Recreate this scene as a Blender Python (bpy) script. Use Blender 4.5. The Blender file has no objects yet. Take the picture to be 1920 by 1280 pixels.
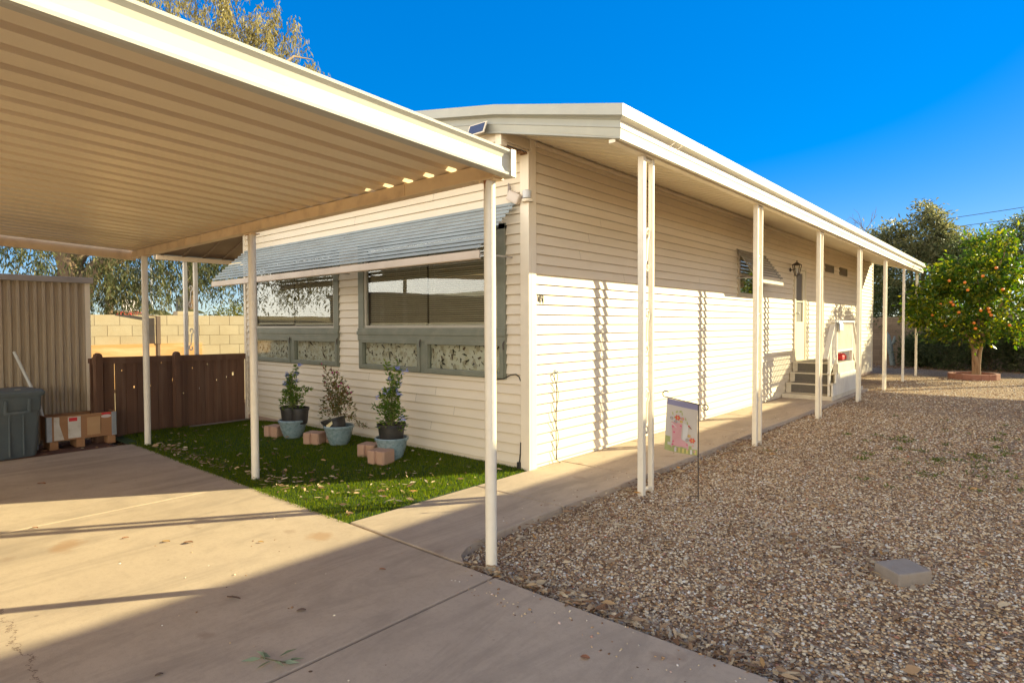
import bpy, bmesh, math, random
import numpy as np
from mathutils import Vector, Matrix
random.seed(7); RNG = np.random.default_rng(7)
S = bpy.context.scene
C = S.collection
R = math.radians

# ------------------------------------------------------------------ materials
MATS = {}
def newmat(name):
    m = bpy.data.materials.new(name); m.use_nodes = True
    nt = m.node_tree; nt.nodes.clear()
    out = nt.nodes.new('ShaderNodeOutputMaterial'); b = nt.nodes.new('ShaderNodeBsdfPrincipled')
    nt.links.new(b.outputs[0], out.inputs[0])
    return m, nt, b, out
def N(nt, t, **kw):
    n = nt.nodes.new(t)
    for k, v in kw.items():
        if k in n.inputs.keys(): n.inputs[k].default_value = v
        else: setattr(n, k, v)
    return n
def L(nt, a, b): nt.links.new(a, b)
def noise(nt, co, scale, detail=4, rough=.55, dist=0):
    n = N(nt, 'ShaderNodeTexNoise'); n.inputs['Scale'].default_value = scale; n.inputs['Detail'].default_value = detail
    n.inputs['Roughness'].default_value = rough; n.inputs['Distortion'].default_value = dist
    L(nt, co, n.inputs['Vector']); return n
def ramp(nt, fac, stops, interp='LINEAR'):
    r = N(nt, 'ShaderNodeValToRGB'); e = r.color_ramp; e.interpolation = interp
    while len(e.elements) < len(stops): e.elements.new(.5)
    for k, (p, c) in enumerate(stops):
        e.elements[k].position = p; e.elements[k].color = (*c, 1) if len(c) == 3 else c
    L(nt, fac, r.inputs[0]); return r
def mix(nt, fac, a, b, mode='MIX'):
    m = N(nt, 'ShaderNodeMix', data_type='RGBA', blend_type=mode)
    if isinstance(fac, (int, float)): m.inputs[0].default_value = fac
    else: L(nt, fac, m.inputs[0])
    for i, v in ((6, a), (7, b)):
        if isinstance(v, tuple): m.inputs[i].default_value = (*v, 1)
        else: L(nt, v, m.inputs[i])
    return m.outputs[2]
def math_(nt, op, a, b=None, c=None):
    m = N(nt, 'ShaderNodeMath', operation=op)
    for i, v in enumerate((a, b, c)):
        if v is None: continue
        if isinstance(v, (int, float)): m.inputs[i].default_value = v
        else: L(nt, v, m.inputs[i])
    return m.outputs[0]
def coords(nt, mode='Object', scale=(1, 1, 1)):
    tc = N(nt, 'ShaderNodeTexCoord'); mp = N(nt, 'ShaderNodeMapping'); mp.inputs['Scale'].default_value = scale
    L(nt, tc.outputs[mode], mp.inputs[0]); return mp.outputs[0]
def bump(nt, b, h, strength=.3, dist=.01):
    n = N(nt, 'ShaderNodeBump'); n.inputs['Strength'].default_value = strength; n.inputs['Distance'].default_value = dist
    L(nt, h, n.inputs['Height']); L(nt, n.outputs[0], b.inputs['Normal'])
def pm(name, col, col2=None, rough=.6, scale=3, amt=.5, bsc=80, bst=.15, bdist=.004, metal=0, island=0, spec=.5, stretch=(1, 1, 1), dirt=None, dirt_scale=1.5, dirt_amt=.35, coat=0):
    """general procedural surface: two-tone noise, island variation, fine grain bump, optional stains"""
    if name in MATS: return MATS[name]
    m, nt, b, out = newmat(name)
    co = coords(nt, 'Object', stretch)
    n1 = noise(nt, co, scale, 5, .6)
    col2 = col2 or tuple(c * .8 for c in col)
    f = ramp(nt, n1.outputs[0], [(.5 - amt * .5, (0, 0, 0)), (.5 + amt * .5, (1, 1, 1))]).outputs[0]
    c = mix(nt, f, col, col2)
    if island:
        g = N(nt, 'ShaderNodeNewGeometry')
        k = math_(nt, 'MULTIPLY_ADD', g.outputs['Random Per Island'], island * 2, 1 - island)
        h = N(nt, 'ShaderNodeHueSaturation'); L(nt, k, h.inputs['Value']); L(nt, c, h.inputs['Color']); c = h.outputs[0]
    if dirt:
        n3 = noise(nt, coords(nt, 'Object', stretch), dirt_scale, 8, .65, .3)
        f3 = ramp(nt, n3.outputs[0], [(.5, (0, 0, 0)), (.75, (1, 1, 1))]).outputs[0]
        c = mix(nt, math_(nt, 'MULTIPLY', f3, dirt_amt), c, dirt)
    L(nt, c, b.inputs['Base Color'])
    n2 = noise(nt, coords(nt, 'Object', stretch), bsc, 3, .6)
    if bst: bump(nt, b, n2.outputs[0], bst, bdist)
    b.inputs['Metallic'].default_value = metal
    rr = math_(nt, 'MULTIPLY_ADD', n1.outputs[0], .25, rough - .12); L(nt, rr, b.inputs['Roughness'])
    b.inputs['Specular IOR Level'].default_value = spec
    if coat: b.inputs['Coat Weight'].default_value = coat
    MATS[name] = m; return m
def leafmat(name, ca, cb, cc=None, trans=.35, rough=.45):
    m, nt, b, out = newmat(name)
    g = N(nt, 'ShaderNodeNewGeometry')
    stops = [(0, ca), (.6, cb)] + ([(1, cc)] if cc else [])
    r = ramp(nt, g.outputs['Random Per Island'], stops)
    L(nt, r.outputs[0], b.inputs['Base Color']); b.inputs['Roughness'].default_value = rough
    b.inputs['Specular IOR Level'].default_value = .18
    t = N(nt, 'ShaderNodeBsdfTranslucent')
    hs = N(nt, 'ShaderNodeHueSaturation'); hs.inputs['Saturation'].default_value = 1.15; hs.inputs['Value'].default_value = 1.6
    L(nt, r.outputs[0], hs.inputs['Color']); L(nt, hs.outputs[0], t.inputs[0])
    ms = N(nt, 'ShaderNodeMixShader'); ms.inputs[0].default_value = trans
    L(nt, b.outputs[0], ms.inputs[1]); L(nt, t.outputs[0], ms.inputs[2]); L(nt, ms.outputs[0], out.inputs[0])
    MATS[name] = m; return m
def islandmat(name, stops, rough=.8, bst=.2, bsc=120):
    m, nt, b, out = newmat(name)
    g = N(nt, 'ShaderNodeNewGeometry')
    r = ramp(nt, g.outputs['Random Per Island'], stops)
    n = noise(nt, coords(nt), bsc, 3)
    c = mix(nt, math_(nt, 'MULTIPLY', n.outputs[0], .35), r.outputs[0], (.08, .055, .04))
    L(nt, c, b.inputs['Base Color']); b.inputs['Roughness'].default_value = rough
    b.inputs['Specular IOR Level'].default_value = .25
    MATS[name] = m; return m

# ------------------------------------------------------------------ mesh builder
class MB:
    def __init__(s): s.v = []; s.f = []; s.mi = []; s.m = 0
    def add(s, vs, fs):
        o = len(s.v); s.v += [tuple(p) for p in vs]
        for f in fs: s.f.append(tuple(i + o for i in f)); s.mi.append(s.m)
    def quad(s, a, b, c, d): s.add([a, b, c, d], [(0, 1, 2, 3)])
    def box(s, lo, hi, M=None):
        (x0, y0, z0), (x1, y1, z1) = lo, hi
        vs = [(x0, y0, z0), (x1, y0, z0), (x1, y1, z0), (x0, y1, z0), (x0, y0, z1), (x1, y0, z1), (x1, y1, z1), (x0, y1, z1)]
        if M is not None: vs = [M @ Vector(v) for v in vs]
        s.add(vs, [(0, 3, 2, 1), (4, 5, 6, 7), (0, 1, 5, 4), (1, 2, 6, 5), (2, 3, 7, 6), (3, 0, 4, 7)])
    def bbox(s, lo, hi, r=.006, M=None):
        """box with chamfered edges"""
        lo, hi = Vector(lo), Vector(hi); bm = bmesh.new(); bmesh.ops.create_cube(bm, size=1)
        for v in bm.verts: v.co = Vector([(lo[i] + hi[i]) / 2 + v.co[i] * (hi[i] - lo[i]) for i in range(3)])
        bmesh.ops.bevel(bm, geom=bm.edges[:], offset=min(r, min(hi[i] - lo[i] for i in range(3)) * .4), segments=2, affect='EDGES', profile=.6)
        bm.verts.index_update()
        s.add([(M @ v.co if M is not None else v.co) for v in bm.verts], [[v.index for v in f.verts] for f in bm.faces]); bm.free()
    def beam(s, p, q, w, h, up=(0, 0, 1)):
        p, q = Vector(p), Vector(q); d = (q - p).normalized(); u = Vector(up)
        a = d.cross(u)
        if a.length < 1e-4: a = d.cross(Vector((1, 0, 0)))
        a.normalize(); u = a.cross(d).normalized(); a = a * w / 2; u = u * h / 2
        vs = [p - a - u, p + a - u, p + a + u, p - a + u, q - a - u, q + a - u, q + a + u, q - a + u]
        s.add(vs, [(0, 3, 2, 1), (4, 5, 6, 7), (0, 1, 5, 4), (1, 2, 6, 5), (2, 3, 7, 6), (3, 0, 4, 7)])
    def tube(s, pts, r, n=8, caps=True):
        pts = [Vector(p) for p in pts]; rs = r if isinstance(r, (list, tuple)) else [r] * len(pts)
        rings = []; prev = None
        for i, p in enumerate(pts):
            d = (pts[min(i + 1, len(pts) - 1)] - pts[max(i - 1, 0)]).normalized()
            if prev is None:
                a = d.orthogonal().normalized()
            else:
                a = (prev - d * prev.dot(d))
                a = a.normalized() if a.length > 1e-6 else d.orthogonal().normalized()
            prev = a; b = d.cross(a)
            rings.append([p + (a * math.cos(2 * math.pi * k / n) + b * math.sin(2 * math.pi * k / n)) * rs[i] for k in range(n)])
        vs = [v for g in rings for v in g]; fs = []
        for i in range(len(pts) - 1):
            for k in range(n):
                fs.append((i * n + k, i * n + (k + 1) % n, (i + 1) * n + (k + 1) % n, (i + 1) * n + k))
        if caps: fs += [tuple(reversed(range(n))), tuple((len(pts) - 1) * n + k for k in range(n))]
        s.add(vs, fs)
    def lathe(s, prof, n=32, c=(0, 0, 0), M=None):
        vs = []; fs = []
        for (r, z) in prof:
            for k in range(n):
                a = 2 * math.pi * k / n; v = Vector((c[0] + r * math.cos(a), c[1] + r * math.sin(a), c[2] + z)); vs.append(M @ v if M is not None else v)
        for i in range(len(prof) - 1):
            for k in range(n): fs.append((i * n + k, i * n + (k + 1) % n, (i + 1) * n + (k + 1) % n, (i + 1) * n + k))
        s.add(vs, fs)
    def prism(s, poly, f0, f1):
        """poly: 2-D points; f0/f1 map a 2-D point to the two ends"""
        n = len(poly); vs = [f0(p) for p in poly] + [f1(p) for p in poly]
        s.add(vs, [(i, (i + 1) % n, n + (i + 1) % n, n + i) for i in range(n)] + [tuple(reversed(range(n))), tuple(range(n, 2 * n))])
    def disc(s, c, u, v, r, n=10, ry=None):
        c, u, v = Vector(c), Vector(u), Vector(v); ry = ry or r
        s.add([c + u * r * math.cos(2 * math.pi * k / n) + v * ry * math.sin(2 * math.pi * k / n) for k in range(n)], [tuple(range(n))])
    def build(s, name, mats, parent=None, smooth=None, loc=None):
        me = bpy.data.meshes.new(name); me.from_pydata([tuple(v) for v in s.v], [], s.f); me.update()
        if not isinstance(mats, (list, tuple)): mats = [mats]
        for m in mats: me.materials.append(m)
        if len(mats) > 1: me.polygons.foreach_set('material_index', s.mi)
        bm = bmesh.new(); bm.from_mesh(me)
        if smooth is not None: bmesh.ops.remove_doubles(bm, verts=bm.verts, dist=1e-6)
        if smooth is not None or len(s.f) < 4000: bmesh.ops.recalc_face_normals(bm, faces=bm.faces)
        bm.to_mesh(me); bm.free()
        if smooth is not None:
            me.polygons.foreach_set('use_smooth', [True] * len(me.polygons)); me.set_sharp_from_angle(angle=R(smooth))
        o = bpy.data.objects.new(name, me); C.objects.link(o)
        if parent is not None: o.parent = parent
        if loc is not None: o.location = loc
        return o
def npmesh(name, V, F, mat, parent=None, mi=None, smooth=False):
    V = np.asarray(V, np.float32); F = np.asarray(F, np.int32); k = F.shape[1]
    me = bpy.data.meshes.new(name); me.vertices.add(len(V)); me.vertices.foreach_set('co', V.ravel())
    me.loops.add(F.size); me.loops.foreach_set('vertex_index', F.ravel())
    me.polygons.add(len(F)); me.polygons.foreach_set('loop_start', np.arange(0, F.size, k, dtype=np.int32))
    try: me.polygons.foreach_set('loop_total', np.full(len(F), k, np.int32))
    except Exception: pass
    for m in (mat if isinstance(mat, list) else [mat]): me.materials.append(m)
    if mi is not None: me.polygons.foreach_set('material_index', np.asarray(mi, np.int32))
    if smooth: me.polygons.foreach_set('use_smooth', np.ones(len(F), bool))
    me.update(calc_edges=True); me.validate()
    o = bpy.data.objects.new(name, me); C.objects.link(o)
    if parent is not None: o.parent = parent
    return o
def tag(o, label=None, cat=None, group=None, kind=None):
    if label: o['label'] = label
    if cat: o['category'] = cat
    if group: o['group'] = group
    if kind: o['kind'] = kind
    return o
def thing(name, label, cat, loc=(0, 0, 0), rz=0, group=None):
    o = bpy.data.objects.new(name, None); C.objects.link(o); o.location = loc; o.rotation_euler = (0, 0, rz); o.empty_display_size = .1
    return tag(o, label, cat, group)
def copy_tree(o, parent=None):
    c = o.copy(); C.objects.link(c); c.parent = parent
    for ch in list(o.children): copy_tree(ch, c)
    return c
def leaves(name, P, D, ln, wd, mat, parent=None, fold=.25, mi=None):
    """kite-shaped leaves: P base points, D directions, ln lengths, wd widths"""
    P = np.asarray(P, float); D = np.asarray(D, float); n = len(P)
    D = D / (np.linalg.norm(D, axis=1, keepdims=True) + 1e-9)
    ra = RNG.normal(size=(n, 3)); A = np.cross(D, ra); A /= (np.linalg.norm(A, axis=1, keepdims=True) + 1e-9); B = np.cross(D, A)
    ln = np.broadcast_to(ln, n)[:, None]; wd = np.broadcast_to(wd, n)[:, None]
    m = P + D * ln * .45
    V = np.stack([P, m + A * wd * .5 + B * wd * fold, P + D * ln + B * wd * -.2, m - A * wd * .5 + B * wd * fold], 1).reshape(-1, 3)
    F = np.arange(4 * n).reshape(n, 4)
    return npmesh(name, V, F, mat, parent, mi=mi)

# ------------------------------------------------------------------ palette
siding = pm('cream_siding', (.75, .63, .465), (.72, .60, .43), rough=.5, scale=2.2, amt=.7, bsc=30, bst=.05, bdist=.003, island=.035, dirt=(.55, .45, .32), dirt_scale=1.3, dirt_amt=.22, stretch=(1, 1, 2.5))
trimw = pm('cream_trim', (.82, .70, .52), (.78, .65, .47), rough=.45, scale=3, bsc=40, bst=.04, dirt=(.5, .42, .3), dirt_scale=2.5, dirt_amt=.25)
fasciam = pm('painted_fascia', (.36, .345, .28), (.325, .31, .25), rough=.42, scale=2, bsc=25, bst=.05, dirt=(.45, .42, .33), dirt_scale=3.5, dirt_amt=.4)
whitep = pm('white_paint', (.82, .73, .58), (.76, .66, .50), rough=.38, scale=6, bsc=60, bst=.04, dirt=(.5, .42, .32), dirt_scale=7, dirt_amt=.35)
panm = pm('tan_pan', (.92, .77, .54), (.87, .71, .48), rough=.36, scale=1.2, amt=.8, bsc=14, bst=.05, bdist=.01, stretch=(1, .25, 1), dirt=(.40, .27, .15), dirt_scale=1.2, dirt_amt=.35)
beamm = pm('tan_beam', (.88, .66, .40), (.80, .57, .33), rough=.45, scale=5, bsc=50, bst=.08, dirt=(.36, .2, .1), dirt_scale=5, dirt_amt=.4)
soffitm = pm('soffit', (.70, .60, .44), (.65, .54, .38), rough=.5, scale=2, bst=.04)
rust = pm('rust', (.30, .10, .03), (.42, .19, .07), rough=.9, scale=30, bsc=120, bst=.4)
green = pm('sage_frame', (.205, .205, .145), (.175, .175, .12), rough=.5, scale=6, bsc=60, bst=.06, dirt=(.36, .31, .22), dirt_scale=5, dirt_amt=.4)
alum = pm('mill_aluminium', (.50, .47, .42), (.42, .39, .34), rough=.4, metal=.5, scale=9, bst=.05)
dark = pm('dark_void', (.035, .026, .02), rough=.9)
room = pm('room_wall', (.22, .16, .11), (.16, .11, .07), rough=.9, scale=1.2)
blindm = pm('blind_slat', (.78, .66, .48), (.70, .58, .41), rough=.45, island=.06, bst=0)
slatm = pm('awning_slat', (.30, .325, .315), (.24, .262, .255), rough=.7, scale=4, island=.08, bsc=40, bst=.05, dirt=(.22, .2, .17), dirt_scale=4, dirt_amt=.45)
wroughtw = whitep
brownw = pm('dark_fence_wood', (.175, .082, .042), (.10, .047, .025), rough=.8, scale=5, amt=.7, bsc=40, bst=.5, bdist=.006, island=.32, stretch=(1, 1, .12), dirt=(.27, .165, .10), dirt_scale=6, dirt_amt=.5)
cratew = pm('crate_plywood', (.40, .20, .085), (.26, .12, .048), rough=.75, scale=4, amt=.8, bsc=40, bst=.3, stretch=(1, .2, 1), island=.1, dirt=(.14, .07, .03), dirt_scale=6, dirt_amt=.5)
steel = pm('galvanised', (.42, .42, .41), (.33, .33, .33), rough=.45, metal=.6, scale=20, bst=.05)
paper = pm('paper_label', (.66, .60, .50), (.55, .47, .37), rough=.8, scale=8, dirt=(.3, .2, .1), dirt_scale=9, dirt_amt=.5)
redp = pm('red_ink', (.62, .03, .03), (.5, .02, .02), rough=.6)
binm = pm('bin_plastic', (.115, .135, .135), (.095, .112, .112), rough=.5, scale=6, bsc=150, bst=.15, dirt=(.2, .18, .15), dirt_scale=5, dirt_amt=.35)
shedm = pm('shed_sheet', (.46, .36, .245), (.39, .30, .195), rough=.5, scale=2, amt=.6, bsc=40, bst=.03, stretch=(1, 1, .3), dirt=(.2, .13, .08), dirt_scale=3, dirt_amt=.22)
shedt = pm('shed_trim', (.35, .30, .25), (.30, .25, .2), rough=.5, dirt=(.2, .14, .1), dirt_amt=.3)
blockm = pm('sand_block', (.40, .32, .205), (.33, .255, .155), rough=.9, scale=3, amt=.7, bsc=90, bst=.5, bdist=.005, island=.07, dirt=(.36, .23, .1), dirt_scale=2, dirt_amt=.4)
mortar = pm('mortar', (.40, .29, .17), rough=.95, bsc=120, bst=.5)
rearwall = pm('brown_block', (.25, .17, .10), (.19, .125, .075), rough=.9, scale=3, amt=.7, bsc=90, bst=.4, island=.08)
plym = pm('weathered_plywood', (.52, .28, .10), (.42, .21, .07), rough=.8, scale=3.5, amt=.9, bsc=30, bst=.4, stretch=(1, .16, 1), dirt=(.66, .47, .27), dirt_scale=5, dirt_amt=.7)
glaze = pm('blue_glaze', (.155, .225, .235), (.24, .30, .30), rough=.28, scale=26, amt=.5, bsc=40, bst=.5, bdist=.006, coat=.4, dirt=(.34, .38, .36), dirt_scale=30, dirt_amt=.6)
potb = pm('black_pot', (.028, .025, .022), (.04, .034, .03), rough=.4, bst=.06, dirt=(.12, .09, .06), dirt_scale=8, dirt_amt=.35)
soil = pm('soil', (.06, .035, .02), (.10, .06, .03), rough=1, bsc=60, bst=.9, bdist=.02, scale=20)
paverm = pm('paver', (.45, .27, .175), (.38, .22, .14), rough=.9, scale=9, amt=.6, bsc=160, bst=.6, bdist=.004, island=.05)
blockg = pm('grey_block', (.33, .275, .22), (.27, .22, .175), rough=.95, scale=14, bsc=170, bst=.8, bdist=.006, dirt=(.36, .24, .14), dirt_scale=9, dirt_amt=.35)
ironm = pm('dark_iron', (.045, .034, .028), (.08, .05, .03), rough=.55, scale=40, bst=.1)
blackm = pm('black_cable', (.02, .016, .014), rough=.5, bst=0)
carpet = pm('grey_carpet', (.17, .145, .115), (.135, .115, .09), rough=1, scale=30, bsc=260, bst=.8, bdist=.006)
stepm = pm('step_paint', (.66, .57, .42), (.58, .49, .35), rough=.6, scale=4, bst=.08, dirt=(.32, .25, .17), dirt_scale=6, dirt_amt=.5)
railm = pm('rail_paint', (.74, .68, .57), (.68, .61, .5), rough=.5, island=.05, bst=.05, dirt=(.4, .34, .26), dirt_scale=6, dirt_amt=.3)
cloth = pm('towel', (.62, .64, .68), rough=1, bsc=220, bst=.5)
barkm = pm('bark', (.22, .14, .08), (.12, .07, .04), rough=.95, scale=6, amt=.8, bsc=18, bst=.8, bdist=.03, stretch=(1, 1, .3))
eucbark = pm('euc_bark', (.36, .25, .145), (.22, .14, .08), rough=.95, scale=3, amt=.9, bsc=12, bst=.7, bdist=.03, stretch=(1, 1, .3))
citbark = pm('citrus_bark', (.33, .21, .11), (.22, .13, .07), rough=.9, scale=9, amt=.8, bsc=30, bst=.6, bdist=.02, stretch=(1, 1, .25))
orangem = pm('orange_skin', (.72, .21, .015), (.62, .15, .01), rough=.4, bsc=160, bst=.2)
brickm = pm('edging_brick', (.30, .135, .085), (.24, .10, .06), rough=.9, scale=8, island=.12, bsc=120, bst=.5)
doorm = pm('door_paint', (.70, .60, .43), (.64, .54, .375), rough=.5, scale=3, bst=.04)
screenm = pm('door_screen', (.16, .135, .11), (.13, .11, .09), rough=.6, bst=0)
ventm = pm('vent_grille', (.27, .22, .15), rough=.6)
solarm = pm('solar_cell', (.03, .035, .07), rough=.15, bst=0, coat=1)
clearp = pm('pale_plastic', (.62, .60, .56), (.55, .53, .5), rough=.3, bst=0)
housepaint = pm('far_paint', (.70, .60, .44), rough=.8)
roofm = pm('roof_sheet', (.66, .62, .55), rough=.5, bst=.05)
carpaint = pm('car_paint', (.05, .05, .055), rough=.25, coat=1, bst=0)
tyre = pm('tyre_rubber', (.02, .02, .02), rough=.8)

def glassmat():
    m, nt, b, out = newmat('window_glass'); nt.nodes.remove(b)
    lw = N(nt, 'ShaderNodeLayerWeight'); lw.inputs[0].default_value = .5
    t = N(nt, 'ShaderNodeBsdfTransparent'); t.inputs[0].default_value = (.86, .88, .86, 1)
    g = N(nt, 'ShaderNodeBsdfGlossy'); g.inputs['Roughness'].default_value = .01
    n = noise(nt, coords(nt), 1.1, 2); bn = N(nt, 'ShaderNodeBump'); bn.inputs['Strength'].default_value = .03; bn.inputs['Distance'].default_value = .05
    L(nt, n.outputs[0], bn.inputs['Height']); L(nt, bn.outputs[0], g.inputs['Normal'])
    f2 = math_(nt, 'MULTIPLY_ADD', math_(nt, 'POWER', lw.outputs['Facing'], 4), .8, .06)
    ms = N(nt, 'ShaderNodeMixShader'); L(nt, f2, ms.inputs[0]); L(nt, t.outputs[0], ms.inputs[1]); L(nt, g.outputs[0], ms.inputs[2])
    L(nt, ms.outputs[0], out.inputs[0]); return m
glass = glassmat()

def concrete(name, base, base2, crack=False):
    m, nt, b, out = newmat(name); co = coords(nt)
    n1 = noise(nt, co, .9, 6, .62, .4); n2 = noise(nt, co, 5, 6, .7); n3 = noise(nt, co, 160, 2, .6)
    c = mix(nt, ramp(nt, n1.outputs[0], [(.33, (0, 0, 0)), (.67, (1, 1, 1))]).outputs[0], base, base2)
    c = mix(nt, math_(nt, 'MULTIPLY', ramp(nt, n2.outputs[0], [(.45, (0, 0, 0)), (.8, (1, 1, 1))]).outputs[0], .5), c, tuple(x * .68 for x in base2))
    # dark tyre scuffs and grime, stretched along the drive
    n4 = noise(nt, coords(nt, 'Object', (1.5, .35, 1)), 1.6, 7, .7, .8)
    c = mix(nt, math_(nt, 'MULTIPLY', ramp(nt, n4.outputs[0], [(.49, (0, 0, 0)), (.66, (1, 1, 1))]).outputs[0], .45), c, (.16, .125, .095))
    # rusty ochre stains: a few blobs
    v = N(nt, 'ShaderNodeTexVoronoi', feature='F1'); v.inputs['Scale'].default_value = 1.35
    wob = noise(nt, co, 3.5, 4, .6); vm = N(nt, 'ShaderNodeVectorMath', operation='MULTIPLY_ADD')
    L(nt, wob.outputs[1], vm.inputs[0]); vm.inputs[1].default_value = (.35, .35, .35); L(nt, co, vm.inputs[2]); L(nt, vm.outputs[0], v.inputs['Vector'])
    sp = ramp(nt, v.outputs['Distance'], [(.07, (1, 1, 1)), (.17, (0, 0, 0))]).outputs[0]
    gate = math_(nt, 'GREATER_THAN', math_(nt, 'FRACT', math_(nt, 'MULTIPLY', v.outputs['Color'], 7.31)), .3)
    c = mix(nt, math_(nt, 'MULTIPLY', math_(nt, 'MULTIPLY', sp, gate), .6), c, (.34, .17, .06))
    va = N(nt, 'ShaderNodeTexVoronoi', feature='F1'); va.inputs['Scale'].default_value = 2.9; L(nt, vm.outputs[0], va.inputs['Vector'])
    sa = ramp(nt, va.outputs['Distance'], [(.10, (1, 1, 1)), (.20, (0, 0, 0))]).outputs[0]; ga = math_(nt, 'GREATER_THAN', math_(nt, 'FRACT', math_(nt, 'MULTIPLY', va.outputs['Color'], 5.17)), .62)
    c = mix(nt, math_(nt, 'MULTIPLY', math_(nt, 'MULTIPLY', sa, ga), .4), c, (.23, .135, .08))
    # dark pin spots
    v2 = N(nt, 'ShaderNodeTexVoronoi', feature='F1'); v2.inputs['Scale'].default_value = 3.6; L(nt, co, v2.inputs['Vector'])
    sp2 = ramp(nt, v2.outputs['Distance'], [(.025, (1, 1, 1)), (.045, (0, 0, 0))]).outputs[0]
    c = mix(nt, math_(nt, 'MULTIPLY', sp2, .55), c, (.09, .06, .045))
    c = mix(nt, math_(nt, 'MULTIPLY', n3.outputs[0], .45), c, tuple(x * .66 for x in base))
    if crack:
        sx = N(nt, 'ShaderNodeSeparateXYZ'); L(nt, co, sx.inputs[0])
        nn = noise(nt, co, 9, 5, .7)
        yy = math_(nt, 'ADD', math_(nt, 'ADD', sx.outputs[1], 4.1), math_(nt, 'MULTIPLY', math_(nt, 'SUBTRACT', nn.outputs[0], .5), .22))
        near = math_(nt, 'LESS_THAN', math_(nt, 'ABSOLUTE', yy), .0035)
        rng = math_(nt, 'MULTIPLY', math_(nt, 'GREATER_THAN', sx.outputs[0], -1.4), math_(nt, 'LESS_THAN', sx.outputs[0], .8))
        c = mix(nt, math_(nt, 'MULTIPLY', math_(nt, 'MULTIPLY', near, rng), .75), c, (.14, .08, .05))
    n6 = noise(nt, co, 38, 4, .7)
    c = mix(nt, math_(nt, 'MULTIPLY', ramp(nt, n6.outputs[0], [(.5, (0, 0, 0)), (.75, (1, 1, 1))]).outputs[0], .3), c, tuple(x * .6 for x in base2))
    L(nt, c, b.inputs['Base Color']); b.inputs['Roughness'].default_value = .85; b.inputs['Specular IOR Level'].default_value = .3
    h = math_(nt, 'ADD', n3.outputs[0], math_(nt, 'MULTIPLY', n2.outputs[0], .8)); bump(nt, b, h, .25, .004)
    return m
drivem = concrete('drive_concrete', (.535, .41, .285), (.455, .345, .24), True)
walkm = concrete('walk_concrete', (.535, .41, .285), (.475, .36, .25))
jointm = pm('joint_filler', (.12, .09, .07), (.07, .05, .04), rough=.95, scale=20)
jointl = pm('pale_joint', (.54, .41, .29), (.46, .34, .23), rough=.95, scale=20)

def groundmat():
    m, nt, b, out = newmat('gravel_ground'); co = coords(nt)
    v = N(nt, 'ShaderNodeTexVoronoi'); v.inputs['Scale'].default_value = 52; v.inputs['Randomness'].default_value = 1; L(nt, co, v.inputs['Vector'])
    s = N(nt, 'ShaderNodeSeparateColor'); L(nt, v.outputs['Color'], s.inputs[0])
    r = ramp(nt, s.outputs[0], [(0, (.10, .06, .035)), (.25, (.32, .195, .105)), (.55, (.54, .375, .22)), (.85, (.72, .59, .42)), (1, (.42, .2, .1))])
    big = noise(nt, co, .35, 6, .65, .5)
    c = mix(nt, math_(nt, 'MULTIPLY', ramp(nt, big.outputs[0], [(.4, (0, 0, 0)), (.7, (1, 1, 1))]).outputs[0], .5), r.outputs[0], (.33, .21, .12))
    edge = ramp(nt, v.outputs['Distance'], [(.0, (0, 0, 0)), (.9, (1, 1, 1))])
    c = mix(nt, math_(nt, 'MULTIPLY', edge.outputs[0], .45), c, (.05, .032, .02))
    g2 = noise(nt, co, 1.4, 5, .7)
    sx = N(nt, 'ShaderNodeSeparateXYZ'); L(nt, co, sx.inputs[0])
    zone = math_(nt, 'MULTIPLY', math_(nt, 'GREATER_THAN', sx.outputs[1], 1.5), math_(nt, 'GREATER_THAN', sx.outputs[0], 1.6))
    c = mix(nt, math_(nt, 'MULTIPLY', math_(nt, 'MULTIPLY', ramp(nt, g2.outputs[0], [(.60, (0, 0, 0)), (.72, (1, 1, 1))]).outputs[0], .4), zone), c, (.16, .17, .05))
    L(nt, c, b.inputs['Base Color']); b.inputs['Roughness'].default_value = .95; b.inputs['Specular IOR Level'].default_value = .15
    inv = math_(nt, 'SUBTRACT', 1, v.outputs['Distance']); bump(nt, b, inv, .9, .02)
    return m
groundm = groundmat()

# ------------------------------------------------------------------ ground
def sst(t): t = min(1, max(0, t)); return t * t * (3 - 2 * t)
def gz(x, y): return -.055 - .085 * sst((-4.3 - x) / 1.8) * sst((y + 1.7) / 1.3)
def build_ground():
    xs = [-400, -120, -40, -20, -12] + list(np.arange(-9, 6.01, .5)) + [8, 12, 20, 40, 120, 400]
    ys = [-400, -120, -40, -20, -10, -6] + list(np.arange(-4, 3.01, .5)) + [5, 8, 12, 16, 20, 26, 40, 120, 400]
    mb = MB(); nx = len(xs)
    vs = [(x, y, gz(x, y)) for y in ys for x in xs]
    fs = [(j * nx + i, j * nx + i + 1, (j + 1) * nx + i + 1, (j + 1) * nx + i) for j in range(len(ys) - 1) for i in range(nx - 1)]
    mb.add(vs, fs); tag(mb.build('ground', groundm), kind='structure')
build_ground()

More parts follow.
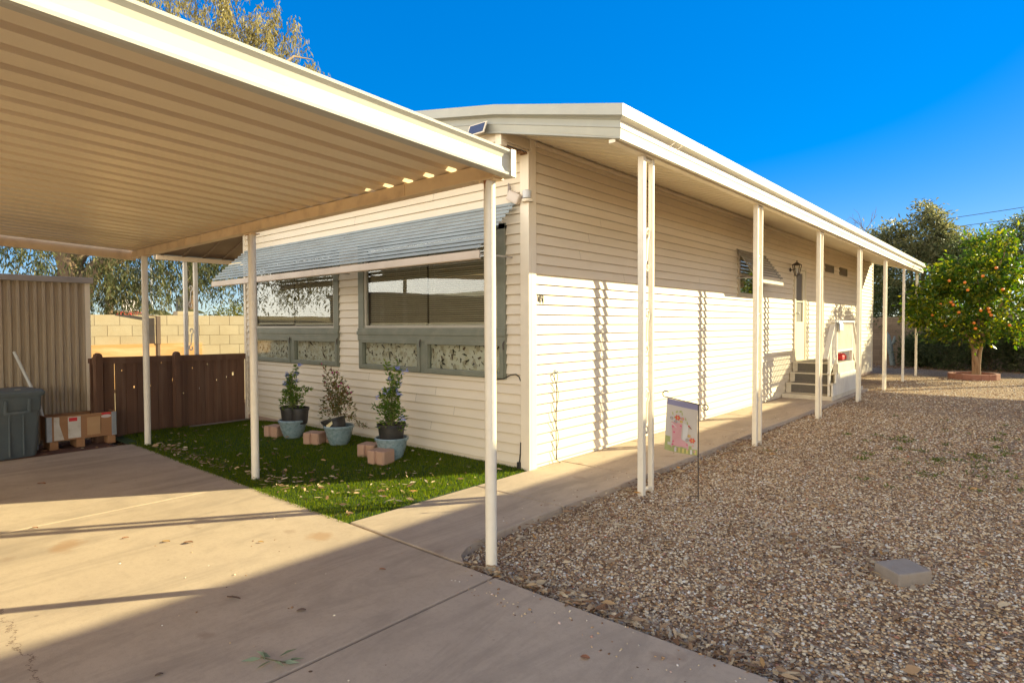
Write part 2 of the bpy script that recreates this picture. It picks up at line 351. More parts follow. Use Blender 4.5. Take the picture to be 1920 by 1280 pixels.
mb = MB()
for (x0, x1) in ((-4.62, -1.666), (-1.654, 1.478), (1.494, 8.5)):
    mb.m = 0; mb.bbox((x0, -15, -.12), (x1, -2.135, 0), .008)
mb.m = 1; mb.box((-1.668, -15, -.1), (-1.652, -2.14, -.004))
mb.m = 2; mb.box((1.476, -15, -.1), (1.496, -2.14, -.012))
tag(mb.build('driveway', [drivem, jointl, jointm]), kind='structure')
mb = MB(); yj = [-2.12, -.78, .52, 2.0, 3.5, 5.0, 6.5, 8.0, 10.9]
for a, b_ in zip(yj, yj[1:]):
    mb.m = 0; mb.bbox((.012, a + .008, -.1), (.985, b_ - .008, 0), .010)
    mb.m = 1; mb.box((.02, b_ - .009, -.1), (.975, b_ + .009, -.022))
mb.m = 1; mb.box((.02, -2.134, -.1), (1.2, -2.110, -.018))
tag(mb.build('walkway', [walkm, jointm]), kind='structure')
# poured curve where the walk meets the drive
mb = MB(); pl = [(.98, -2.112), (1.22, -2.112), (1.1, -2.03), (1.03, -1.9), (.984, -1.6), (.975, -1.6)]
mb.prism(pl, lambda p: (p[0], p[1], -.1), lambda p: (p[0], p[1], -.001)); tag(mb.build('walkway_corner', walkm), kind='structure')
# lawn mat
mb = MB(); xs = np.linspace(-6.3, .008, 40); ys = np.linspace(-2.13, .0, 16)
def lz(x, y): return gz(x, y) + .048 + .006 * math.sin(3 * x + 1) * math.sin(4 * y) 
vs = [(x, y - (.06 * sst((-3.0 - x) / 1.5)) * (1 if j == 0 else 0), lz(x, y)) for j, y in enumerate(ys) for x in xs]
mb.add(vs, [(j * 40 + i, j * 40 + i + 1, (j + 1) * 40 + i + 1, (j + 1) * 40 + i) for j in range(15) for i in range(39)])
lawnm = pm('turf_backing', (.035, .07, .012), (.025, .05, .01), rough=.9, scale=14, bsc=200, bst=.9, bdist=.01)
tag(mb.build('lawn_base', lawnm, smooth=60), kind='structure')
mulchm = pm('mulch', (.19, .085, .05), (.10, .045, .028), rough=1, scale=24, amt=.9, bsc=70, bst=1, bdist=.03)
mb = MB(); mb.bbox((-7.2, -7, -.08), (-4.63, -2.28, -.022), .01); tag(mb.build('dirt_strip', mulchm), kind='structure')

# turf blades
def blades():
    n = 120000
    x = RNG.uniform(-6.1, 0.0, n); y = RNG.uniform(-2.17, -.012, n)
    keep = (RNG.random(n) < np.where(x > -3.2, 1, .7)) & ~((x < -4.7) & (y < -2.05)); x = x[keep]; y = y[keep]; n = len(x)
    z = np.array([lz(a, b) for a, b in zip(x, y)]) - .002
    patch = .7 + .5 * np.sin(2.1 * x + 1.3 * y) * np.sin(1.7 * y - x)
    h = RNG.uniform(.014, .034, n) * (.85 + .2 * patch); a = RNG.uniform(0, 6.283, n); ln = RNG.normal(.2, .35, n); w = RNG.uniform(.0018, .0034, n)
    dx, dy = np.cos(a), np.sin(a); lx = np.cos(a + 1.57 + RNG.normal(0, .6, n)) * ln * h; ly = np.sin(a + 1.57) * ln * h
    P = np.stack([x, y, z], 1); W = np.stack([dx * w, dy * w, 0 * w], 1); T = np.stack([lx, ly, h], 1)
    V = np.stack([P - W, P + W, P + T * .6 + W * .7, P + T], 1).reshape(-1, 3)
    F = np.arange(4 * n).reshape(n, 4)
    o = npmesh('grass', V, F, leafmat('turf_blade', (.06, .105, .010), (.115, .165, .014), (.22, .225, .025), .6, .5))
    tag(o, kind='stuff')
blades()

# gravel stones
def ico():
    t = (1 + 5 ** .5) / 2
    v = np.array([(-1, t, 0), (1, t, 0), (-1, -t, 0), (1, -t, 0), (0, -1, t), (0, 1, t), (0, -1, -t), (0, 1, -t), (t, 0, -1), (t, 0, 1), (-t, 0, -1), (-t, 0, 1)], float) / math.sqrt(1 + t * t)
    f = np.array([(0, 11, 5), (0, 5, 1), (0, 1, 7), (0, 7, 10), (0, 10, 11), (1, 5, 9), (5, 11, 4), (11, 10, 2), (10, 7, 6), (7, 1, 8), (3, 9, 4), (3, 4, 2), (3, 2, 6), (3, 6, 8), (3, 8, 9), (4, 9, 5), (2, 4, 11), (6, 2, 10), (8, 6, 7), (9, 8, 1)])
    return v, f
def stones(n, xr, yr, smin, smax, excl):
    x = RNG.uniform(*xr, n); y = RNG.uniform(*yr, n); k = ~excl(x, y); x = x[k]; y = y[k]; n = len(x)
    v, f = ico()
    s = smin + (smax - smin) * RNG.random(n) ** 2
    sc = np.stack([s * RNG.uniform(.8, 1.5, n), s * RNG.uniform(.6, 1, n), s * RNG.uniform(.4, .75, n)], 1)
    V = v[None] * (1 + RNG.normal(0, .13, (n, 12, 1))) * sc[:, None]
    a = RNG.uniform(0, 6.283, n); t = RNG.normal(0, .35, n)
    ct, st = np.cos(t)[:, None], np.sin(t)[:, None]; Y = V[:, :, 1] * ct - V[:, :, 2] * st; Z = V[:, :, 1] * st + V[:, :, 2] * ct
    ca, sa = np.cos(a)[:, None], np.sin(a)[:, None]; X = V[:, :, 0]
    z0 = -.055 + s * .25
    return np.stack([X * ca - Y * sa + x[:, None], X * sa + Y * ca + y[:, None], Z + z0[:, None]], 2), f
def excl(x, y): return ((x < .99) & (y < 11)) | ((y < -2.12)) | ((x < 1.23) & (y < -1.95) & (x - 1 + (y + 2.13) < .15))
gs = []
for n, xr, yr, a, b_ in ((36000, (.98, 4.3), (-2.12, .6), .0045, .0118), (20000, (.98, 4.3), (.6, 3.2), .005, .012), (14000, (.98, 4.6), (3.2, 7.5), .007, .014), (9000, (.98, 5), (7.5, 16), .009, .016)):
    gs.append(stones(n, xr, yr, a, b_, excl))
for n, xr, yr, lift in ((170, (1.3, 4.2), (-2.42, -2.14), .055), (60, (-.6, 4.2), (-3.6, -2.2), .055), (150, (.72, .97), (-1.6, 9), .055)):
    v_, f_ = stones(n, xr, yr, .004, .009, lambda x, y: x > 99); v_ = v_.copy(); v_[:, :, 2] += lift; gs.append((v_, f_))
V = np.concatenate([g[0].reshape(-1, 3) for g in gs]); nst = sum(len(g[0]) for g in gs)
F = (ico()[1][None] + (np.arange(nst) * 12)[:, None, None]).reshape(-1, 3)
stonem = islandmat('pebble', [(0, (.10, .058, .034)), (.16, (.32, .17, .08)), (.40, (.57, .37, .19)), (.66, (.73, .55, .33)), (.86, (.83, .71, .51)), (.95, (.87, .83, .73)), (1, (.50, .18, .08))])
tag(npmesh('gravel', V, F, stonem), kind='stuff')

# dry leaf and bark litter
def litter():
    P = []; 
    def sc(n, fx, fy):
        for _ in range(n): P.append((fx(), fy()))
    U = random.uniform; Gs = random.gauss
    sc(1500, lambda: U(1.0, 4.2), lambda: U(-2.12, 3))
    sc(420, lambda: 1.02 + abs(Gs(0, .12)), lambda: U(-2.05, 3.5))
    sc(420, lambda: U(1.2, 3.4), lambda: -2.10 + abs(Gs(0, .06)))
    sc(150, lambda: Gs(2.75, .3), lambda: Gs(-.35, .13))
    sc(500, lambda: U(1, 4.2), lambda: U(3, 9))
    n1 = len(P)
    sc(260, lambda: U(-5.0, -.1), lambda: U(-2.1, -.15))
    sc(150, lambda: U(-4.3, -2.2), lambda: -2.08 + abs(Gs(0, .14)))
    sc(90, lambda: Gs(-1.7, .35), lambda: -1.86 + Gs(0, .09))
    sc(120, lambda: U(-1.6, -.1), lambda: U(-2.08, -.9))
    sc(70, lambda: U(-6.0, -4.66), lambda: U(-4.2, -2.3))
    P = [p for p in P if not (-.0 < p[0] < 1.0 and p[1] > -2.1) and not (p[1] < -2.12 and p[0] > -4.62) and not ((p[0]-1.33)**2+(p[1]+1.98)**2 < .003)]
    n = len(P); P = np.array(P)
    z = np.where(P[:, 0] > .5, -.033 + .022 * ((P[:, 1] < -2.0) | (P[:, 0] < 1.06)), np.where(P[:, 1] < -2.14, -.018, .018)) + RNG.uniform(0, .008, n)
    B = np.column_stack([P, z]); a = RNG.uniform(0, 6.283, n)
    D = np.column_stack([np.cos(a), np.sin(a), RNG.normal(0, .12, n)])
    ln = RNG.uniform(.022, .085, n); wd = ln * RNG.uniform(.16, .34, n)
    A = np.column_stack([-np.sin(a), np.cos(a), RNG.normal(0, .25, n)]); up = np.array([[0, 0, 1.]])
    cu = RNG.uniform(.0, .012, n)[:, None]
    l = ln[:, None]; w = wd[:, None]
    V = np.stack([B, B + D * l * .35 + A * w * .5 + up * cu, B + D * l * .75 + A * w * .4 + up * cu * .6, B + D * l + up * cu * .3, B + D * l * .75 - A * w * .35 - up * 0, B + D * l * .35 - A * w * .5], 1).reshape(-1, 3)
    F = np.arange(6 * n).reshape(n, 6)
    tag(npmesh('leaf_litter', V, F, islandmat('dry_leaf', [(0, (.16, .075, .035)), (.3, (.34, .2, .1)), (.65, (.50, .36, .2)), (.92, (.60, .48, .31)), (1, (.55, .26, .05))])), kind='stuff')
litter()

def weeds():
    P, D = [], []
    for _ in range(75):
        cx, cy = random.uniform(1.9, 4.3), random.uniform(1.2, 8.0)
        if random.random() < .5: cx, cy = random.gauss(3.1, .5), random.gauss(3.6, 1.1)
        for k in range(random.choice((8, 14, 22))):
            P.append((cx + random.gauss(0, .04), cy + random.gauss(0, .04), -.045)); D.append((random.gauss(0, 1), random.gauss(0, 1), random.uniform(.3, 1.2)))
    n = len(P); ln = RNG.uniform(.018, .05, n)
    tag(leaves('weeds', np.array(P), np.array(D), ln, ln * .35, leafmat('weed_leaf', (.07, .10, .02), (.12, .15, .03), (.2, .2, .06), .3)), kind='stuff')
weeds()

# ------------------------------------------------------------------ house
ZL = .0376; CH = .1016
def lap(mb, axis, a0, a1, z0, z1, holes, base, sgn, seams=()):
    """clapboard: axis 'x' runs along x on plane y=base, 'y' runs along y on plane x=base; sgn = outward sign"""
    def P(a, o, z): return (a, base + sgn * o, z) if axis == 'x' else (base + sgn * o, a, z)
    k0 = math.floor((z0 - ZL) / CH); k1 = math.ceil((z1 - ZL) / CH)
    for k in range(k0, k1):
        cb, ct = ZL + k * CH, ZL + (k + 1) * CH
        lo, hi = max(cb, z0), min(ct, z1)
        if hi - lo < 1e-4: continue
        cuts = sorted({lo, hi} | {z for h in holes for z in h[2:4] if lo < z < hi})
        for b0, b1 in zip(cuts, cuts[1:]):
            zm = (b0 + b1) / 2; seg = [(a0, a1)]
            for h in holes:
                if h[2] < zm < h[3]:
                    seg = [q for (s, e) in seg for q in ((s, min(e, h[0])), (max(s, h[1]), e)) if q[1] - q[0] > 1e-4]
            for (s, e) in seg:
                js = [s] + [j for j in ([random.uniform(s, e)] if e - s > 5 else []) if s + .5 < j < e - .5] + [e]
                for u, w in zip(js, js[1:]):
                    def off(z): return .023 - .020 * (z - cb) / CH
                    w2 = w - (.003 if w != e else 0)
                    if abs(b0 - cb) < 1e-6:
                        # rounded butt edge: short front lip, then the underside
                        mb.quad(P(u, off(b0), b0 + .004), P(w2, off(b0), b0 + .004), P(w2, off(b1), b1), P(u, off(b1), b1))
                        mb.quad(P(u, off(b0) - .003, b0), P(w2, off(b0) - .003, b0), P(w2, off(b0), b0 + .004), P(u, off(b0), b0 + .004))
                        mb.quad(P(u, 0, b0 + .002), P(w2, 0, b0 + .002), P(w2, off(b0) - .003, b0), P(u, off(b0) - .003, b0))
                    else:
                        mb.quad(P(u, off(b0), b0), P(w2, off(b0), b0), P(w2, off(b1), b1), P(u, off(b1), b1))
HX0, HY1, HZ = -6.09, 16.62, 3.165
house = thing('mobile_home', 'long cream clapboard mobile home with low white roof and green framed front windows', 'house')
W1 = (-5.90, -3.33, .895, 2.50); W2 = (-2.865, -.29, .895, 2.50)
mb = MB(); lap(mb, 'x', HX0, -.03, .0, HZ, [W1, W2], 0, -1); mb.build('front_wall', siding, house)
SW = (5.53, 6.72, 1.93, 2.68); DR = (8.63, 9.44, .68, 2.66)
mb = MB(); lap(mb, 'y', .085, HY1, .003, 3.34, [SW, DR, (11.08, 11.88, 2.70, 2.885), (12.46, 13.27, 2.70, 2.905)], 0, 1); lap(mb, 'y', -.4, .06, HZ, 3.47, [], 0, 1)
mb.build('side_wall', siding, house)
mb = MB(); lap(mb, 'x', HX0 - .001, 0.0, HZ, 4.1, [], -.4, -1)
# clip the bump-out board tops to the roof line
mb.v = [(x, y, min(z, 3.47 + .18 * min(-x, x + 6.09 if x < -3.045 else -x))) for (x, y, z) in mb.v]; mb.build('gable_wall', siding, house)
mb = MB(); mb.box((-3.05, .05, -.15), (.004, HY1 - .05, .002)); mb.box((HX0 + .02, -.012, -.15), (-.03, .045, -.001)); mb.build('skirting', pm('pink_footing', (.50, .34, .24), (.42, .27, .19), rough=.9, scale=6, bsc=80, bst=.3), house)
for bs in ([((-.085, -.036, -.02), (.028, .0, HZ)), ((.0, .001, -.02), (.028, .085, 3.3))], [((HX0 - .02, -.032, -.14), (HX0 + .05, .0, HZ))], [((-.06, -.425, HZ - .02), (.018, -.34, 3.44))], [((.0, HY1 - .05, .0), (.028, HY1 + .02, 3.3))]):
    mb = MB()
    for lo, hi in bs: mb.bbox(lo, hi, .004)
    mb.build('corner_trim', trimw, house)
mb = MB(); mb.box((HX0, -.40, HZ - .012), (-.02, .01, HZ + .004))
mb.build('eave_soffit', trimw, house)
# ragged broken wood at the soffit end
mb = MB()
for i in range(7):
    y = -.36 + i * .05; mb.box((-.05 - random.uniform(0, .02), y, HZ - .022 - random.uniform(0, .012)), (.012, y + random.uniform(.015, .035), HZ - .01))
mb.build('damaged_soffit_edge', pm('raw_wood', (.42, .24, .12), (.24, .12, .05), rough=.9, scale=20), house)
# inner shell so the rooms are closed
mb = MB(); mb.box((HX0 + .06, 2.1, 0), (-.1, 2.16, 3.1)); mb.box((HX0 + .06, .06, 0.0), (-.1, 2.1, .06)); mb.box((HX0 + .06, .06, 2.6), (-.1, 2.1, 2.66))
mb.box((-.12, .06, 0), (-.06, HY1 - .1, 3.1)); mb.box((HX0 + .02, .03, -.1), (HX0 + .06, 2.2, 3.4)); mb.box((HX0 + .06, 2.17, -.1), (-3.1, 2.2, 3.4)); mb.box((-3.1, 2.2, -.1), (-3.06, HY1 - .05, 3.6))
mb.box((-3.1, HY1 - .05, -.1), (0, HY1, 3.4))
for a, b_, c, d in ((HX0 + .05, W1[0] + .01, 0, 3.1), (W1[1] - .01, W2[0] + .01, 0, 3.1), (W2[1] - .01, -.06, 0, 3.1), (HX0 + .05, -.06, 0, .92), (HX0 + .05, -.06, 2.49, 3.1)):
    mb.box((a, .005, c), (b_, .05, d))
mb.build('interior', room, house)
# furniture hint inside
mb = MB(); mb.bbox((-2.4, .9, .06), (-.8, 1.9, .95), .08); mb.bbox((-2.5, 1.7, .5), (-.7, 2.0, 1.25), .08); mb.build('sofa', pm('sofa', (.12, .07, .045), rough=.9), house); mb = MB(); mb.bbox((-5.2, 1.6, .06), (-4.2, 2.05, 1.9), .03); mb.build('cabinet', pm('sofa', (.12, .07, .045), rough=.9), house)

# roof
def rz_(x): return 3.49 + .18 * (-x) if x > -3.045 else 3.49 + .18 * (x + 6.09)
XR, XL, Y0, Y1 = 1.36, -7.45, -.5, 16.5
ZR = 3.172; ZLft = 2.76
mb = MB()
pts = [(XR, ZR), (0, 3.492), (-3.045, rz_(-3.045)), (-6.09, 3.492)]
for (a, b_, Y1) in zip(pts, pts[1:], (16.5, 16.5, 2.2)):
    mb.add([(a[0], Y0, a[1]), (b_[0], Y0, b_[1]), (b_[0], Y1, b_[1]), (a[0], Y1, a[1]), (a[0], Y0, a[1] - .02), (b_[0], Y0, b_[1] - .02), (b_[0], Y1, b_[1] - .02), (a[0], Y1, a[1] - .02)],
           [(0, 1, 2, 3), (7, 6, 5, 4), (0, 4, 5, 1), (3, 2, 6, 7), (0, 3, 7, 4), (1, 5, 6, 2)])
roof = mb.build('roof', roofm, house); Y1 = 16.5
# porch ceiling: ribbed pans running out from the wall
def ribpan(mb, x0, z0, x1, z1, y0, y1, period=.2, rib=.028, down=True):
    """ceiling pan: ribs run along x, repeated along y"""
    n = int((y1 - y0) / period); prof = []
    for i in range(n):
        y = y0 + i * period; prof += [(y, 0), (y + period * .62, 0), (y + period * .72, rib), (y + period * .9, rib)]
    prof.append((y0 + n * period, 0))
    vs = [(x0, y, z0 + h) for y, h in prof] + [(x1, y, z1 + h) for y, h in prof]; m_ = len(prof)
    mb.add(vs, [(i, i + 1, m_ + i + 1, m_ + i) for i in range(m_ - 1)])
mb = MB(); ribpan(mb, .03, 3.29, 1.29, 2.945, -.46, 16.46); mb.build('porch_ceiling', soffitm, house)
mb = MB(); mb.bbox((.018, .06, 3.235), (.045, 16.45, 3.275), .004); mb.bbox((1.2, -.44, 2.915), (1.262, 16.44, 2.945), .004); mb.build('ceiling_rail', trimw, house)
mb = MB(); ya, yb = -.95, .62
mb.add([(-6.10, ya, 3.12), (XL, ya, ZLft), (XL, yb, ZLft), (-6.10, yb, 3.12), (-6.10, ya, 3.10), (XL, ya, ZLft - .02), (XL, yb, ZLft - .02), (-6.10, yb, 3.10)], [(0, 1, 2, 3), (7, 6, 5, 4), (0, 4, 5, 1), (3, 2, 6, 7), (0, 3, 7, 4), (1, 5, 6, 2)])
mb.build('left_porch_roof', roofm, house)
mb = MB(); mb.add([(-6.11, ya + .02, 3.07), (-6.11, yb - .02, 3.07), (XL + .07, yb - .02, 2.68), (XL + .07, ya + .02, 2.68)], [(0, 1, 2, 3)])
for k in range(5): mb.beam((-6.12, ya + .12 + .34 * k, 3.06), (XL + .08, ya + .12 + .34 * k, 2.672), .04, .02)
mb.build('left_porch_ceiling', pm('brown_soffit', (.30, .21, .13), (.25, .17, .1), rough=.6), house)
mb = MB(); mb.bbox((XL + .06, ya + .03, 2.585), (XL + .12, yb, 2.66), .004); mb.build('left_porch_beam', beamm, house)
# fascias: three stepped bands
def fascia(mb, a, b, out, h=.245, taper=.07, ma=(0, 0)):
    """a,b = top ends (x,y,z); out = outward unit xy"""
    prof = [(-.03, 0), (.016, .004), (.012, -.085 * h / .245), (-.02, -.09 * h / .245), (-.044, -.102 * h / .245), (-.026, -.165 * h / .245), (-.032, -.168 * h / .245), (-.045, -.23 * h / .245), (-.04, -.245 * h / .245), (-.075, -.245 * h / .245), (-.075, 0)]
    prof = [(p[0] * taper / .07, p[1]) for p in prof]
    mb.prism(prof, lambda p: (a[0] + (out[0] + ma[0]) * p[0], a[1] + (out[1] + ma[1]) * p[0], a[2] + p[1]), lambda p: (b[0] + out[0] * p[0], b[1] + out[1] * p[0], b[2] + p[1]))
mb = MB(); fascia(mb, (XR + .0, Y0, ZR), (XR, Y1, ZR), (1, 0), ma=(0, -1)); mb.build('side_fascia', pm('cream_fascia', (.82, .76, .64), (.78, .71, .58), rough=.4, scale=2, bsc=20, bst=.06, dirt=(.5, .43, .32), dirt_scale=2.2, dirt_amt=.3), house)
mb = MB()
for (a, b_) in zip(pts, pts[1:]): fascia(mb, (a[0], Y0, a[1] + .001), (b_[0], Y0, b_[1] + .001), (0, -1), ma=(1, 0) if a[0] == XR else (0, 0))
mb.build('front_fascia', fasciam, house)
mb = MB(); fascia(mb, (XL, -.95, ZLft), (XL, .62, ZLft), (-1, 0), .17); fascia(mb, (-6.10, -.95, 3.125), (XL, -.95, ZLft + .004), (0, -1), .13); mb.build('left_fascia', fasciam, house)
# bent gutter straps on the side fascia
for y in (.38, .52):
    mb = MB(); mb.tube([(XR - .005, y, ZR - .075), (XR + .006, y + .01, ZR - .10), (XR - .01, y - .03, ZR - .13), (XR - .03, y - .02, ZR - .15)], .005, 6); mb.build('gutter_strap', trimw, house)

# front windows
def front_window(win, hop, label):
    x0, x1, z0, z1 = win
    w = mb = MB()
    f = .115  # outer frame
    mb.bbox((x0, -.035, 1.30), (x0 + f, .03, z1), .005); mb.bbox((x1 - f, -.035, 1.30), (x1, .03, z1), .005); mb.bbox((x0, -.035, z1 - .06), (x1, .03, z1), .005)
    mb.bbox((x0 - .005, -.045, 1.265), (x1 + .005, .03, 1.425), .006); mb.bbox((x0 - .012, -.055, 1.34), (x1 + .012, -.046, 1.385), .003)
    wf = mb.build('window', green, house); wf['label'] = label
    mb = MB(); g = x0 + f, x1 - f
    for a, b_, c, d in ((g[0], g[0] + .03, 1.425, z1 - .06), (g[1] - .03, g[1], 1.425, z1 - .06), (g[0] + .03, g[1] - .03, 1.425, 1.455)):
        mb.bbox((a, -.02, c), (b_, .028, d), .004)
    mb.build('sash', pm('sash_paint', (.50, .44, .33), (.42, .36, .27), rough=.4), wf)
    mb = MB(); mb.box((g[0] + .028, .004, 1.452), (g[1] - .028, .008, z1 - .058)); mb.build('pane', glass, wf)
    # blinds
    mid = (g[0] + g[1]) / 2
    for (a, b_) in ((g[0] + .05, mid - .015), (mid + .015, g[1] - .05)):
        mb = MB(); z = 1.50; dz = .0245; drop = random.uniform(-.005, .02)
        for i in range(40):
            zz = 1.49 + drop + dz * i; t = R(40)
            M = Matrix.Translation((0, .05, zz)) @ Matrix.Rotation(-t + R(random.uniform(-1.5, 1.5)), 4, 'X')
            mb.box((a, -.0125, -.0006), (b_, .0125, .0006), M)
        mb.bbox((a, .036, 1.458 + drop), (b_, .064, 1.482 + drop), .004)
        for xx in (a + .12, (a + b_) / 2, b_ - .12): mb.tube([(xx, .034, 1.47), (xx, .034, 2.45)], .0015, 4)
        mb.build('blind', blindm, wf)
    # hopper sashes with floral curtains behind them
    for (a, b_) in hop:
        mb = MB(); t = .05
        mb.bbox((a, -.05, z0 + .01), (a + t, .02, 1.285), .005); mb.bbox((b_ - t, -.05, z0 + .01), (b_, .02, 1.285), .005)
        mb.bbox((a + t, -.05, z0 + .01), (b_ - t, .02, z0 + .065), .005); mb.bbox((a + t, -.05, 1.235), (b_ - t, .02, 1.285), .005)
        hs = mb.build('hopper', green, wf)
        mb = MB(); mb.box((a + t - .002, -.006, z0 + .063), (b_ - t + .002, -.003, 1.237)); mb.build('hopper_pane', glass, hs)
        floral(a + t, b_ - t, z0 + .05, 1.25, hs)
        mb = MB(); mb.tube([(b_ + .012, -.058, 1.20), (b_ + .012, -.062, 1.26), (b_ + .022, -.05, 1.29)], .006, 6); mb.build('latch', ironm, hs)
    mb = MB(); mb.box((x0 + .01, -.03, z0 + .005), (x1 - .01, .0, z0 + .03)); mb.box((x0, -.032, z0 + .0), (x0 + .04, 0, 1.27)); mb.box((x1 - .04, -.032, z0), (x1, 0, 1.27)); mb.box(((hop[0][1] - .01), -.035, z0 + .002), ((hop[1][0] + .01), 0, 1.27))
    mb.build('sill', green, wf)
    return wf
flc = [pm('curtain_linen', (.80, .69, .50), (.74, .63, .45), rough=.9, scale=4, bst=.1), pm('petal_white', (.88, .80, .63), (.82, .73, .56), rough=.9, scale=18), pm('leaf_dark', (.075, .065, .04), (.045, .04, .028), rough=.9, scale=14), pm('leaf_brown', (.16, .09, .05), (.10, .05, .03), rough=.9, scale=14), pm('petal_shade', (.62, .52, .36), rough=.9)]
def floral(x0, x1, z0, z1, par):
    mb = MB(); Y = .022
    nx = int((x1 - x0) / .03)
    fold = [(x0 + (x1 - x0) * i / nx, Y + .004 * math.sin(i * 1.3)) for i in range(nx + 1)]
    mb.m = 0
    for (a, ya), (b_, yb) in zip(fold, fold[1:]): mb.quad((a, ya, z0), (b_, yb, z0), (b_, yb, z1), (a, ya, z1))
    yy = Y - .006
    def ell(cx, cz, l, w, ang, m, y):
        mb.m = m; n = 8; P = []
        for k in range(n):
            t = 2 * math.pi * k / n; u = l * .5 * math.cos(t) + l * .5; v = w * .5 * math.sin(t) * (1 - .35 * math.cos(t))
            P.append((min(x1, max(x0, cx + u * math.cos(ang) - v * math.sin(ang))), y, min(z1, max(z0, cz + u * math.sin(ang) + v * math.cos(ang)))))
        mb.add(P, [tuple(range(n))])
    step = .16; c = 0
    for i in range(int((x1 - x0) / step) + 2):
        for j in range(3):
            cx = x0 + i * step + random.uniform(-.04, .04); cz = z0 + (j + .3 + .5 * (i % 2)) * .125 + random.uniform(-.03, .03)
            if not (x0 - .02 < cx < x1 + .02): continue
            c += 1; y = yy - .00003 * c; a0 = random.uniform(0, 6.28)
            for k in range(random.choice((2, 3))): ell(cx + .03, cz - .02, random.uniform(.07, .13), random.uniform(.018, .032), a0 + 1.1 * k + random.uniform(-.2, .2), random.choice((2, 2, 3)), y)
            a0 = random.uniform(0, 6.28); n = random.choice((5, 6)); r = random.uniform(.075, .112)
            for k in range(n):
                ell(cx, cz, r, r * .55, a0 + 6.283 * k / n, 4 if k == 0 else 1, y - .00001 - .000002 * k)
            for k in range(4): ell(cx, cz, .02, .008, random.uniform(0, 6.28), 3, y - .00002)
            for k in range(1):
                a = random.uniform(0, 6.28); ell(cx + .07 * math.cos(a), cz + .07 * math.sin(a), random.uniform(.035, .06), random.uniform(.007, .014), random.uniform(0, 6.28), random.choice((2, 3)), y - .00003)
    mb.build('floral_curtain', flc, par)
front_window(W1, [(-5.84, -4.61), (-4.53, -3.35)], 'smaller green framed picture window at the fence end')
front_window(W2, [(-2.82, -1.625), (-1.54, -.31)], 'wider green framed picture window near the house corner')

# side window, door, vents
mb = MB(); y0, y1, z0, z1 = SW
for a, b_, c, d in ((y0, y0 + .06, z0, z1), (y1 - .06, y1, z0, z1), (y0 + .06, y1 - .06, z0, z0 + .06), (y0 + .06, y1 - .06, z1 - .06, z1), (y0 + .06, y1 - .06, 2.27, 2.31)): mb.bbox((-.03, a, c), (.04, b_, d), .004)
sw = mb.build('side_window', pm('side_frame', (.46, .38, .27), (.4, .32, .22), rough=.5), house)
mb = MB(); mb.box((-.012, y0 + .05, z0 + .05), (-.008, y1 - .05, z1 - .05)); mb.build('pane', glass, sw)
mb = MB()
for i in range(9): mb.box((-.05, y0 + .06, 2.32 + i * .036), (-.03, y1 - .06, 2.322 + i * .036 + .02))
mb.build('blind', blindm, sw)
mb = MB(); mb.box((-.058, y0, z0), (-.055, y1, z1)); mb.build('screen', dark, sw)  # dark sheet closing the opening, stands in for the unlit room
mb = MB(); y0, y1, z0, z1 = DR
mb.bbox((-.02, y0, z0), (.045, y0 + .05, z1), .004); mb.bbox((-.02, y1 - .05, z0), (.045, y1, z1), .004); mb.bbox((-.02, y0 + .05, z1 - .06), (.045, y1 - .05, z1), .004); mb.bbox((-.02, y0 - .03, z0 - .03), (.06, y1 + .03, z0), .004)
dr = mb.build('door', doorm, house)
mb = MB(); a, b_ = y0 + .052, y1 - .052
mb.bbox((-.01, a, z0 + .01), (.03, a + .1, z1 - .07), .004); mb.bbox((-.01, b_ - .14, z0 + .01), (.03, b_, z1 - .07), .004); mb.bbox((-.01, a + .1, z0 + .01), (.03, b_ - .14, 1.50), .004); mb.bbox((-.01, a + .1, 2.53), (.03, b_ - .14, z1 - .07), .004); mb.box((-.004, a + .1, 1.92), (.024, b_ - .14, 1.945))
mb.build('storm_leaf', doorm, dr)
mb = MB(); mb.box((0, a + .095, 1.495), (.006, b_ - .135, 2.535)); mb.build('screen', screenm, dr)
mb = MB(); mb.tube([(.03, a + .05, 1.68), (.075, a + .05, 1.68)], .012, 8); mb.lathe([(.0, -.02), (.024, -.012), (.028, 0), (.024, .012), (0, .02)], 12, (0, 0, 0), Matrix.Translation((.085, a + .05, 1.68)) @ Matrix.Rotation(R(90), 4, 'Y')); mb.build('handle', steel, dr, smooth=40)
for (y0, y1, z0, z1) in ((11.08, 11.88, 2.70, 2.885), (12.46, 13.27, 2.70, 2.905)):
    mb = MB()
    for a, b_, c, d in ((y0, y1, z0, z0 + .02), (y0, y1, z1 - .02, z1), (y0, y0 + .025, z0 + .02, z1 - .02), (y1 - .025, y1, z0 + .02, z1 - .02)): mb.box((-.01, a, c), (.026, b_, d))
    for i in range(7): mb.beam((.012, y0 + .025, z0 + .035 + i * .022), (.012, y1 - .025, z0 + .035 + i * .022), .016, .004, (1, 0, .6))
    mb.box((-.02, y0, z0), (-.012, y1, z1)); mb.build('vent', ventm, house)

